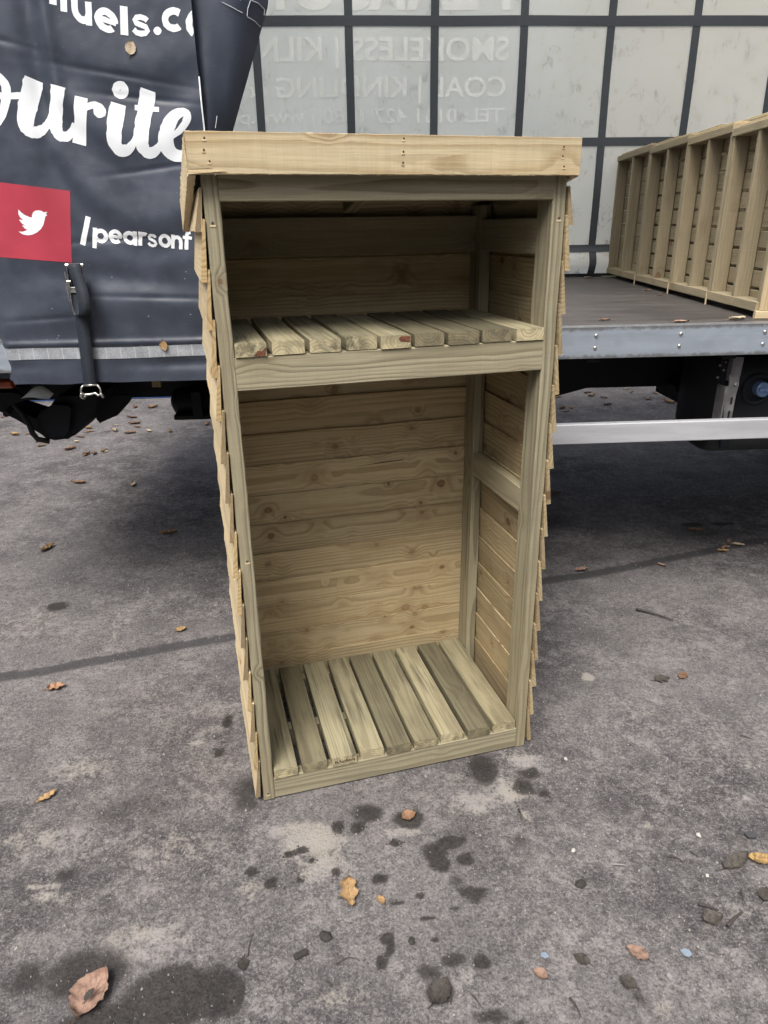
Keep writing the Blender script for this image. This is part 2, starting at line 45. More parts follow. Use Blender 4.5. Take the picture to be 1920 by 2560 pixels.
'farleaf': [(-2.713,5.753),(-2.6,5.753),(-2.598,5.564),(-2.448,5.529),(-2.368,5.402),(-1.95,6.122),(-1.894,6.219),(-1.794,6.589),(-1.904,6.704),(-1.823,6.017),(-1.957,5.965),(-2.072,6.009),(-2.119,5.799),(-2.136,5.751),(-2.045,5.774),(-1.968,5.774),(-1.918,5.789),(-1.835,5.731),(-1.769,5.711),(-1.764,5.9),(-2.144,5.659),(-2.237,5.603),(-2.132,5.495),(-2.196,5.454),(-2.109,5.293),(-1.825,5.194),(-1.807,5.233),(-1.94,5.148),(-1.881,5.148),(-1.555,6.1),(-1.404,6.107),(-1.633,5.758),(-1.512,5.757),(-1.448,5.717),(-1.179,5.922),(-1.909,5.575),(-3.082,6.368),(-1.971,6.62),(-1.837,6.51),(-2.158,5.887),(-2.151,5.632),(-1.583,3.914),(-1.407,4.427),(-1.592,3.444),(-1.212,3.896),(-0.998,3.594),(-1.78,4.502),(-1.973,5.078),(-1.934,5.131),(-1.825,5.216),(-2.498,5.151),(-2.113,5.306),(2.051,6.56),(1.87,5.971),(1.957,6.113),(1.956,6.011),(2.288,6.603),(2.382,6.68),(2.38,6.58),(2.285,6.733),(2.459,6.472),(2.393,6.191),(2.763,6.545),(3.014,6.603),(2.86,6.386),(2.813,6.242),(2.988,6.277),(3.007,6.201),(2.883,6.155),(2.804,6.816),(2.812,6.668),(3.263,6.473),(2.039,6.12),(2.609,6.948),(2.829,6.506)],
'near': {'curl': (-0.598,1.061,0.071),'oak': (-0.034,1.28,0.051),'frag': (0.045,1.248,0.024),'red': (0.139,1.511,0.043),'twigleaf': (0.623,1.072,0.045),'small': (0.389,1.039,0.026),'grey': (0.492,1.067,0.036),'moss': (0.837,1.143,0.052),'bark': (0.976,1.293,0.083),'gold': (1.045,1.295,0.057),'darkr': (0.577,1.009,0.035),'l11': (-1.095,2.204,0.053),'l12': (-0.921,1.657,0.048),'l13': (-0.715,2.575,0.037),'flake': (0.162,1.015,0.06),'heart': (-0.276,1.108,0.023),'r1': (1.969,3.216,0.033),'r2': (1.991,3.174,0.049),'r3': (1.912,3.147,0.04),'r4': (1.879,3.112,0.044),'r5': (1.858,3.371,0.059),'r6': (1.103,2.965,0.057),'r7': (1.508,2.986,0.034),'r8': (1.277,3.992,0.058),'dg': (1.117,2.085,0.052),'dgb': (1.204,2.098,0.044),'edge': (0.996,1.197,0.039),'twiga': (1.221,2.578,0.002),'twigb': (1.338,2.472,0.002),'char': (-0.143,1.115,0.026),'lump1': (0.112,1.138,0.013),'lump2': (-0.09,1.164,0.023),'chipA': (0.92,1.388,0.011),'chipB': (0.88,1.26,0.011),'chipC': (0.566,1.363,0.009),'peb1': (0.649,1.705,0.01),'blue1': (0.411,1.082,0.02),'blue2': (0.735,1.066,0.031),'stoneA': (0.674,1.016,0.011),'slate': (1.061,1.376,0.028),'coal': (0.553,1.261,0.026),'t1a': (0.819,1.182,0.001),'t1b': (0.859,1.161,0.001),'t2a': (0.86,1.12,0.001),'t2b': (0.914,1.152,0.001),'t3a': (0.941,1.21,0.001),'t3b': (0.933,1.182,0.001),'t4a': (0.652,1.31,0.001),'t4b': (0.685,1.304,0.001),'t5a': (0.809,1.324,0.001),'t5b': (0.836,1.305,0.001),'t6a': (0.438,0.982,0.001),'t6b': (0.449,0.944,0.001),'t7a': (-0.087,1.055,0.001),'t7b': (-0.074,1.04,0.001),'t8a': (0.23,1.003,0.001),'t8b': (0.244,0.978,0.0),'t9a': (-0.267,1.126,0.001),'t9b': (-0.261,1.182,0.001),'t10a': (0.873,1.336,0.001),'t10b': (0.884,1.317,0.001),'t11a': (-0.065,1.093,0.001),'t11b': (-0.011,1.097,0.001),'t12a': (1.244,1.766,0.002),'t12b': (1.271,1.743,0.002)},
'hub': [(-1.241,0.855),(-1.218,0.879),(-1.179,0.9),(-1.149,0.935),(-0.982,0.935),(-1.016,0.876),(-1.052,0.821),(-1.103,0.775),(-1.138,0.76),(-1.191,0.755),(-1.224,0.765),(-1.245,0.788)],
'hubplate': [(-1.162,0.909),(-1.1,0.905),(-1.089,0.891),(-1.095,0.872),(-1.114,0.798),(-1.139,0.779),(-1.181,0.777),(-1.204,0.8),(-1.218,0.834),(-1.199,0.878)],
'arm': [(-1.478,0.933),(-1.402,0.889),(-1.362,0.877),(-1.311,0.858),(-1.263,0.831),(-1.244,0.785),(-1.259,0.767),(-1.297,0.795),(-1.349,0.834),(-1.406,0.868),(-1.481,0.916)],
'strut': [(-1.392,0.882),(-1.342,0.888),(-1.258,0.856),(-1.271,0.83),(-1.333,0.852),(-1.39,0.867)],
'brk': [(-1.372,1.003),(-1.252,1.0),(-1.234,0.992),(-1.235,0.976),(-1.249,0.945),(-1.261,0.936),(-1.298,0.928),(-1.311,0.915),(-1.388,0.933)],
'brkplate': [(-1.363,0.984),(-1.259,0.981),(-1.235,0.973),(-1.231,0.957),(-1.241,0.945),(-1.283,0.937),(-1.369,0.955)],
'plate2': [(-1.071,0.892),(-0.909,0.888),(-0.931,0.857),(-0.988,0.802),(-1.031,0.786),(-1.068,0.77),(-1.08,0.787),(-1.078,0.811)],
'tri': [(-1.114,0.81),(-1.062,0.86),(-1.01,0.925),(-0.986,0.924),(-1.025,0.844),(-1.069,0.814),(-1.093,0.805)],
'sheet': [(-1.164,0.987),(-1.142,1.002),(-1.117,1.014),(-1.097,1.015),(-1.076,1.008),(-1.058,0.998),(-1.076,0.981),(-1.121,0.981)],
'lamp': [(-1.24,1.064),(-1.198,1.063),(-1.18,1.053),(-1.171,1.04),(-1.245,1.041)],
'band_ch': [(-1.429,0.963),(-1.441,0.909),(-0.514,0.884),(-0.306,0.787)],
'airtank': [(-0.749,0.861),(-0.591,0.795),(-0.738,0.814),(-0.615,0.792),(-0.635,0.864)],
'bracket': [(1.418,1.089),(1.458,1.088),(1.457,1.066),(1.456,1.024),(1.454,1.017),(1.456,0.985),(1.452,0.949),(1.451,0.844),(1.422,0.845),(1.408,0.948),(1.407,0.98),(1.419,0.983),(1.418,1.003),(1.413,1.023),(1.421,1.03)],
'bracketplate': [(1.388,1.075),(1.436,1.079),(1.439,1.025),(1.43,1.017),(1.437,0.976),(1.423,0.974),(1.416,0.984),(1.404,0.99)],
'slots': [(1.437,0.927),(1.436,0.875),(1.439,0.992)],
'clip': [(1.507,0.854),(1.638,0.85),(1.645,0.811),(1.552,0.812),(1.512,0.827)],
'chbeam': [(0.997,0.812),(1.128,0.833),(1.579,0.829)],
'cap': [(1.606,0.937),(1.619,0.94),(1.655,0.939)],
'rivets': [(0.871,1.189),(0.87,1.147),(1.17,1.19),(1.17,1.148),(1.46,1.189),(1.459,1.147)],
'nails': [(0.012,1.714),(0.009,1.693),(0.018,1.673),(0.422,1.719),(0.421,1.694),(0.42,1.673),(0.797,1.708),(0.796,1.689),(0.801,1.668)],
'screws': [(0.014,1.559),(0.816,1.56),(0.018,0.773),(0.013,0.021)],
'curtleaf': [(-0.575,2.031),(-0.591,1.194)],
'flap': [(-0.396,2.157),(-0.406,1.827),(-0.186,2.169),(-0.217,2.09),(-0.315,1.832)],
'cracks': [[(-0.311,2.15),(-0.283,2.138),(-0.257,2.128)],[(-0.232,2.161),(-0.241,2.142),(-0.245,2.123)],[(-0.232,2.162),(-0.212,2.159),(-0.196,2.148)],[(-0.245,2.121),(-0.226,2.115),(-0.212,2.104)],[(-0.196,2.148),(-0.199,2.134)],[(-0.256,2.167),(-0.259,2.157)],[(-0.355,1.864),(-0.363,1.831)]],
'deckbits': [(1.427,2.537),(1.202,2.496),(0.961,2.596),(1.6,4.699),(1.593,3.726),(1.551,3.483)],
}
# ------------------------------------------------------------------ object helpers
def link(o, parent=None):
    COL.objects.link(o)
    if parent is not None: o.parent = parent
    return o
def tag(o, label=None, cat=None, group=None, kind=None):
    if label: o['label'] = label
    if cat: o['category'] = cat
    if group: o['group'] = group
    if kind: o['kind'] = kind
    return o
def empty(name, loc=(0, 0, 0), rz=0):
    o = bpy.data.objects.new(name, None); o.empty_display_size = .1
    o.location = loc; o.rotation_euler = (0, 0, rz); return link(o)

class Geo:
    """collects faces with a per-point grain coordinate (gco) and a tint"""
    def __init__(s): s.v = []; s.f = []; s.g = []; s.t = []
    def add(s, vs, fs, gs=None, tint=1.0):
        b = len(s.v)
        s.v += [tuple(p) for p in vs]; s.f += [tuple(i + b for i in f) for f in fs]
        s.g += [tuple(p) for p in (gs if gs is not None else vs)]; s.t += [tint] * len(vs)
    def board(s, o, ex, ey, ez, L, W, T, seg=1, ch=.002, rough=.0, tint=1., T2=None, off=None, bow=0., wav=0.):
        """bar from corner o: length L along ex, width W along ey, thickness T along ez (T2 at the far edge)"""
        o, ex, ey, ez = Vector(o), Vector(ex).normalized(), Vector(ey).normalized(), Vector(ez).normalized()
        if T2 is None: T2 = T
        c = min(ch, .3 * min(W, T, T2))
        sec = [(c, 0), (W - c, 0), (W, c), (W, T2 - c), (W - c, T2), (c, T), (0, T - c), (0, c)]
        if off is None: off = (rnd.uniform(0, 90), rnd.uniform(-W - .02, .02), rnd.uniform(.012, .09) * rnd.choice((-1, 1)))
        vs, gs = [], []
        sd = rnd.uniform(0, 100)
        for i in range(seg + 1):
            x = L * i / seg
            b = bow * math.sin(math.pi * i / seg)
            for k, (y, z) in enumerate(sec):
                dx = dz = 0; dy = wav * noise.noise((x * 7 + sd, 1 if y < W / 2 else 40, 2))
                if rough:
                    dy += rough * noise.noise((x * 60 + sd, k * 1.7, 3)); dz = rough * noise.noise((x * 60 + sd, k * 1.7, 9))
                    if i in (0, seg): dx = rough * 1.2 * noise.noise((k * 3.1 + sd, x * 7, 5))
                vs.append(o + ex * (x + dx) + ey * (y + dy + b) + ez * (z + dz))
                gs.append((x + off[0], y + off[1], z + off[2]))
        fs = []
        for i in range(seg):
            for k in range(8):
                a, b2 = i * 8 + k, i * 8 + (k + 1) % 8
                fs.append((a, a + 8, b2 + 8, b2))
        fs.append(tuple(range(8))); fs.append(tuple(seg * 8 + k for k in range(7, -1, -1)))
        s.add(vs, fs, gs, tint)
    def prism(s, poly, ex, ey, ez, o, T, tint=1., grain=0, off=None):
        """outline poly (a,b) in axes ex,ey from o, thickened by T along ez"""
        o, ex, ey, ez = Vector(o), Vector(ex), Vector(ey), Vector(ez)
        n = len(poly)
        off = off or (rnd.uniform(0, 90), rnd.uniform(-.1, .02), rnd.uniform(.01, .09))
        vs = [o + ex * a + ey * b for a, b in poly] + [o + ex * a + ey * b + ez * T for a, b in poly]
        if grain == 0: gs = [(a + off[0], b + off[1], z + off[2]) for z in (0, T) for a, b in poly]
        else: gs = [(z + off[0], a + off[1], b + off[2]) for z in (0, T) for a, b in poly]
        tri = geometry.tessellate_polygon([[Vector((a, b, 0)) for a, b in poly]])
        fs = [t for t in tri] + [tuple(i + n for i in t[::-1]) for t in tri]
        fs += [(i, (i + 1) % n, (i + 1) % n + n, i + n) for i in range(n)]
        s.add(vs, fs, gs, tint)
    def box(s, a, b, tint=1., ch=.003):
        L = [b[i] - a[i] for i in range(3)]
        s.board(a, (1, 0, 0), (0, 1, 0), (0, 0, 1), L[0], L[1], L[2], ch=ch, tint=tint)
    def tube(s, pts, r, n=8, tint=1., caps=True):
        pts = [Vector(p) for p in pts]; rs = r if isinstance(r, (list, tuple)) else [r] * len(pts)
        vs = []; up = Vector((.13, .21, .97)); fs = []
        for i, p in enumerate(pts):
            t = (pts[min(i + 1, len(pts) - 1)] - pts[max(i - 1, 0)]).normalized()
            a = t.cross(up)
            if a.length < .05: a = t.cross(Vector((1, 0, 0)))
            a.normalize(); b = t.cross(a)
            for k in range(n):
                th = 2 * math.pi * k / n
                vs.append(p + (a * math.cos(th) + b * math.sin(th)) * rs[i])
        for i in range(len(pts) - 1):
            for k in range(n):
                a, b = i * n + k, i * n + (k + 1) % n
                fs.append((a, b, b + n, a + n))
        if caps: fs.append(tuple(range(n - 1, -1, -1))); fs.append(tuple((len(pts) - 1) * n + k for k in range(n)))
        s.add(vs, fs, None, tint)
    def grid(s, fn, nu, nv, gfn=None, tint=1.):
        vs = [fn(i / nu, j / nv) for j in range(nv + 1) for i in range(nu + 1)]
        gs = [gfn(i / nu, j / nv) for j in range(nv + 1) for i in range(nu + 1)] if gfn else None
        fs = [(j * (nu + 1) + i, j * (nu + 1) + i + 1, (j + 1) * (nu + 1) + i + 1, (j + 1) * (nu + 1) + i) for j in range(nv) for i in range(nu)]
        s.add(vs, fs, gs, tint)
    def build(s, name, mat, parent=None, smooth=False, recalc=True, extra=None):
        me = bpy.data.meshes.new(name); me.from_pydata(s.v, [], s.f); me.update()
        a = me.attributes.new('gco', 'FLOAT_VECTOR', 'POINT'); a.data.foreach_set('vector', [c for p in s.g for c in p])
        a = me.attributes.new('tint', 'FLOAT', 'POINT'); a.data.foreach_set('value', s.t)
        for k, v in (extra or {}).items():
            a = me.attributes.new(k, 'FLOAT', 'POINT'); a.data.foreach_set('value', v)
        if recalc:
            bm = bmesh.new(); bm.from_mesh(me); bmesh.ops.recalc_face_normals(bm, faces=bm.faces); bm.to_mesh(me); bm.free()
        if smooth: me.polygons.foreach_set('use_smooth', [True] * len(me.polygons))
        me.materials.append(mat)
        return link(bpy.data.objects.new(name, me), parent)

# ------------------------------------------------------------------ materials
class NT:
    def __init__(s, name):
        s.m = bpy.data.materials.new(name); s.m.use_nodes = True; s.t = s.m.node_tree
        s.b = s.t.nodes['Principled BSDF']; s.out = s.t.nodes['Material Output']
    def n(s, typ, **kw):
        nd = s.t.nodes.new(typ)
        for k, v in kw.items(): setattr(nd, k, v)
        return nd
    def put(s, sock, v):
        if isinstance(v, bpy.types.NodeSocket): s.t.links.new(v, sock)
        elif v is not None:
            if isinstance(v, (tuple, list)) and sock.type == 'RGBA' and len(v) == 3: v = (*v, 1)
            sock.default_value = v
    def math(s, op, a, b=None, c=None, clamp=False):
        nd = s.n('ShaderNodeMath', operation=op, use_clamp=clamp)
        for i, v in enumerate((a, b, c)):
            if v is not None: s.put(nd.inputs[i], v)
        return nd.outputs[0]
    def vec(s, op, a, b=None):
        nd = s.n('ShaderNodeVectorMath', operation=op); s.put(nd.inputs[0], a)
        if b is not None:
            s.put(nd.inputs['Scale'] if op == 'SCALE' else nd.inputs[1], b)
        return nd.outputs['Value'] if op in ('LENGTH', 'DOT_PRODUCT') else nd.outputs[0]
    def attr(s, name, fac=False):
        nd = s.n('ShaderNodeAttribute', attribute_name=name); return nd.outputs['Fac'] if fac else nd.outputs['Vector']
    def noise(s, v, scale=1., detail=3., rough=.55, dist=0.):
        nd = s.n('ShaderNodeTexNoise'); s.put(nd.inputs['Vector'], v)
        nd.inputs['Scale'].default_value = scale; nd.inputs['Detail'].default_value = detail
        nd.inputs['Roughness'].default_value = rough; nd.inputs['Distortion'].default_value = dist
        return nd.outputs['Fac'], nd.outputs['Color']
    def ss(s, x, lo, hi, a=0., b=1.):
        nd = s.n('ShaderNodeMapRange', interpolation_type='SMOOTHSTEP'); s.put(nd.inputs['Value'], x)
        for k, v in (('From Min', lo), ('From Max', hi), ('To Min', a), ('To Max', b)): s.put(nd.inputs[k], v)
        return nd.outputs[0]
    def mix(s, f, a, b, mode='MIX'):
        nd = s.n('ShaderNodeMix', data_type='RGBA', blend_type=mode); s.put(nd.inputs[0], f)
        s.put(nd.inputs[6], a); s.put(nd.inputs[7], b); return nd.outputs[2]
    def scale(s, col, f):
        return s.vec('SCALE', col, f)
    def bump(s, h, strength=.3, dist=.002):
        nd = s.n('ShaderNodeBump'); nd.inputs['Strength'].default_value = strength; nd.inputs['Distance'].default_value = dist
        s.put(nd.inputs['Height'], h); s.t.links.new(nd.outputs[0], s.b.inputs['Normal']); return nd.outputs[0]
    def set(s, col=None, rough=None, metal=None, spec=None):
        if col is not None: s.put(s.b.inputs['Base Color'], col)
        if rough is not None: s.put(s.b.inputs['Roughness'], rough)
        if metal is not None: s.put(s.b.inputs['Metallic'], metal)
        if spec is not None: s.put(s.b.inputs['Specular IOR Level'], spec)
        return s.m

def wood(name, early, late, knot, ring=.0065, contrast=.55, stain=(.2, .2, .13), stain_amt=.35, knots=.62, mill=.03, ends=0, kdens=(6.0, 10.5, 2.2)):
    t = NT(name); g = t.attr('gco'); tint = t.attr('tint', True)
    lowv = t.vec('MULTIPLY', g, (1.6, 9, 9))
    _, nc = t.noise(lowv, 1, 2)
    d = t.vec('MULTIPLY', t.vec('SUBTRACT', nc, (.5, .5, .5)), (0, .026, .026))
    p = t.vec('ADD', g, d)
    # knots: sparse cells, stretched a little along the board
    _, kn = t.noise(t.vec('MULTIPLY', g, (45, 70, 30)), 1, 3)
    kg = t.vec('ADD', t.vec('MULTIPLY', g, kdens), t.vec('MULTIPLY', t.vec('SUBTRACT', kn, (.5, .5, .5)), (.12, .12, 0)))
    kv = t.n('ShaderNodeTexVoronoi'); t.put(kv.inputs['Vector'], kg); kv.inputs['Scale'].default_value = 1
    kd, kc = kv.outputs['Distance'], kv.outputs['Color']
    sx = t.n('ShaderNodeSeparateXYZ'); t.put(sx.inputs[0], kc)
    has = t.math('LESS_THAN', sx.outputs[0], knots)
    size = t.math('MULTIPLY', t.math('ADD', .06, t.math('MULTIPLY', t.math('POWER', sx.outputs[1], 1.6), .11)), (kdens[0] / 6.) ** .5)
    km = t.math('MULTIPLY', t.ss(kd, t.math('MULTIPLY', size, .6), size, 1, 0), has)
    infl = t.math('MULTIPLY', t.ss(kd, 0, t.math('MULTIPLY', size, 3.6), 1, 0), has)
    yz = t.vec('MULTIPLY', p, (0, 1, 1))
    rr = t.math('ADD', t.vec('LENGTH', yz), t.math('MULTIPLY', infl, .016))
    fr = t.math('FRACT', t.math('DIVIDE', rr, ring))
    ringm = t.math('MULTIPLY', t.ss(fr, .25, .86), t.ss(fr, .9, 1.0, 1, 0))
    # per ring strength
    fl = t.math('FLOOR', t.math('DIVIDE', rr, ring))
    wn = t.n('ShaderNodeTexWhiteNoise', noise_dimensions='1D'); t.put(wn.inputs['W'], fl)
    ringm = t.math('MULTIPLY', ringm, t.ss(wn.outputs['Value'], 0, 1, .35, 1))
    fib, _ = t.noise(t.vec('MULTIPLY', g, (9, 330, 330)), 1, 3)
    col = t.mix(t.math('MULTIPLY', ringm, contrast), early, late)
    big, bc = t.noise(t.vec('MULTIPLY', g, (3.2, 16, 16)), 1, 4)
    col = t.mix(t.math('MULTIPLY', t.ss(big, .48, .72), stain_amt), col, stain)
    hue, _ = t.noise(t.vec('MULTIPLY', g, (1.1, 5, 5)), 1, 2)
    col = t.mix(t.ss(hue, .35, .7, 0, .22), col, t.scale(early, .92) if False else (early[0] * 1.02, early[1] * .88, early[2] * .72))
    # knots: darker ring with reddish heart
    kcol = t.mix(t.ss(kd, t.math('MULTIPLY', size, .35), t.math('MULTIPLY', size, .8)), (knot[0] * 1.75, knot[1] * 1.75, knot[2] * 1.7), (knot[0] * .8, knot[1] * .75, knot[2] * .75))
    krg = t.math('FRACT', t.math('DIVIDE', kd, .018)); kcol = t.mix(t.math('MULTIPLY', t.ss(krg, .5, 1), .35), kcol, (knot[0] * .6, knot[1] * .5, knot[2] * .5))
    col = t.mix(t.math('MULTIPLY', infl, .38), col, (late[0] * .95, late[1] * .8, late[2] * .7))
    col = t.mix(t.math('MULTIPLY', km, t.ss(sx.outputs[2], 0, 1, .45, .9)), col, kcol)
    br = t.ss(fib, .2, .8, .86, 1.12)
    sp = t.n('ShaderNodeSeparateXYZ'); t.put(sp.inputs[0], g)
    mn, _ = t.noise(t.vec('MULTIPLY', g, (420, 6, 6)), 1, 1)
    br = t.math('MULTIPLY', br, t.ss(mn, .25, .75, 1 - mill, 1 + mill))
    br = t.math('MULTIPLY', br, tint)
    col = t.scale(col, br)
    if ends:
        ny = t.n('ShaderNodeSeparateXYZ'); t.put(ny.inputs[0], t.n('ShaderNodeTexCoord').outputs['Normal'])
        en, _ = t.noise(t.vec('MULTIPLY', g, (40, 40, 40)), 1, 4); ef = t.math('MULTIPLY', t.ss(t.math('ABSOLUTE', ny.outputs[1]), .8, .95), t.ss(en, .4, .6, .2, .9))
        col = t.mix(ef, col, t.scale(t.mix(t.math('MULTIPLY', ringm, .7), (.58, .50, .31), (.34, .27, .15)), t.ss(tint, .65, 1.1, .45, 1)))
        grime, _ = t.noise(t.vec('MULTIPLY', g, (2.6, 60, 60)), 1, 6, .7); gp, _ = t.noise(t.vec('MULTIPLY', g, (3.5, 6, 6)), 1, 2); col = t.mix(t.math('MULTIPLY', t.math('MULTIPLY', t.ss(grime, .40, .66), t.ss(gp, .42, .62)), .85), col, (.085, .075, .05))
    if ends == 0 and name.startswith('pale feather'):
        ny = t.n('ShaderNodeSeparateXYZ'); t.put(ny.inputs[0], t.n('ShaderNodeTexCoord').outputs['Normal'])
        sel = t.math('FRACT', t.math('MULTIPLY', tint, 37.))
        ec = t.mix(t.ss(sel, .3, .7), (.20, .15, .09), (.50, .36, .17)); ec = t.mix(t.math('MULTIPLY', ringm, .6), ec, (.20, .12, .05))
        col = t.mix(t.ss(t.math('ABSOLUTE', ny.outputs[1]), .8, .95, 0, .85), col, ec)
    t.set(col, .72, 0, .25)
    h = t.math('ADD', t.math('MULTIPLY', fib, .6), t.math('ADD', t.math('MULTIPLY', ringm, .5), t.math('MULTIPLY', mn, .5)))
    t.bump(h, .35, .0012)
    return t.m

FRESH = wood('fresh sawn softwood', (.57, .475, .305), (.34, .25, .135), (.24, .12, .06), ring=.0095, contrast=.85, stain=(.50, .36, .19), stain_amt=.4, knots=1.1, kdens=(6.5, 13, 2.2))
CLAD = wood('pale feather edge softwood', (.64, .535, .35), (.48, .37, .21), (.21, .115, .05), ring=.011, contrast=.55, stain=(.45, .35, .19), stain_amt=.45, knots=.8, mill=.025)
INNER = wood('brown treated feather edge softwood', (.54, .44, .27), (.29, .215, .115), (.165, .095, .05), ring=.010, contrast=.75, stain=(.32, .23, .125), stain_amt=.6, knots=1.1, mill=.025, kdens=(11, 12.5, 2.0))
TREAT = wood('pressure treated green softwood', (.345, .31, .21), (.165, .145, .095), (.16, .095, .05), ring=.0085, contrast=.85, stain=(.25, .215, .145), stain_amt=.6, knots=.75)
SLAT = wood('weathered treated slat wood', (.27, .245, .158), (.135, .12, .078), (.13, .085, .05), ring=.0075, contrast=.6, stain=(.15, .13, .085), stain_amt=.8, knots=.45, ends=1)
GREYW = wood('treated grey brown softwood', (.335, .285, .19), (.20, .165, .11), (.14, .085, .05), ring=.007, contrast=.45, stain=(.27, .22, .15), stain_amt=.5, knots=.6)

def plain(name, col, rough=.5, metal=0., spec=.5, var=.12, scale=20., bump=0., bscale=200.):
    t = NT(name); tc = t.n('ShaderNodeTexCoord').outputs['Object']
    a, _ = t.noise(tc, scale, 4); c = t.scale(t.mix(0., col, col), t.ss(a, .25, .75, 1 - var, 1 + var))
    t.set(c, t.ss(a, .2, .8, rough * .85, min(1, rough * 1.15)), metal, spec)
    if bump: t.bump(t.noise(tc, bscale, 2)[0], bump, .001)
    return t.m
BLACKM = plain('dirty black chassis paint', (.010, .012, .016), .6, var=.4, scale=9, bump=.15, spec=.2)
PLASTIC = plain('black plastic tank', (.016, .018, .022), .55, var=.25, scale=8, spec=.3)
STEEL = plain('bright steel', (.62, .61, .57), .3, .9, var=.2, scale=60)
DULLST = plain('galvanised bracket steel', (.17, .165, .17), .6, .4, var=.25, scale=30, bump=.1)
CAPB = plain('blue painted cap', (.20, .30, .52), .35, .2, var=.2, scale=60)
WEB = plain('black webbing', (.022, .028, .038), .65, var=.2, scale=120, bump=.3, bscale=600, spec=.35)
WHITEP = plain('white plastic sheet', (.75, .80, .82), .4, var=.1)
AMBER = plain('orange lamp plastic', (.26, .055, .02), .35, var=.2)
RUBBER = plain('rubber', (.015, .015, .016), .8, var=.2)
FELT = plain('dark roofing felt', (.030, .034, .042), .85, var=.2, scale=80, bump=.3, bscale=500)
ROOFW = plain('white panel', (.62, .63, .62), .5, var=.05, scale=2)
def mat_grp():
    t = NT('translucent roof sheet'); df = t.n('ShaderNodeBsdfDiffuse'); df.inputs[0].default_value = (.12, .125, .12, 1); tr = t.n('ShaderNodeBsdfTranslucent'); tr.inputs[0].default_value = (.86, .87, .85, 1)
    ad = t.n('ShaderNodeAddShader'); t.t.links.new(df.outputs[0], ad.inputs[0]); t.t.links.new(tr.outputs[0], ad.inputs[1]); t.t.links.new(ad.outputs[0], t.out.inputs['Surface']); return t.m
GRP = mat_grp()
BLUEB = plain('blue painted steel', (.035, .085, .24), .5, var=.2, scale=6)
NAILM = plain('nail hole', (.075, .055, .037), .6, var=.3, scale=300)
LETTER = plain('white vinyl print', (.84, .87, .90), .42, var=.05, scale=9, bump=.03)
RED = None

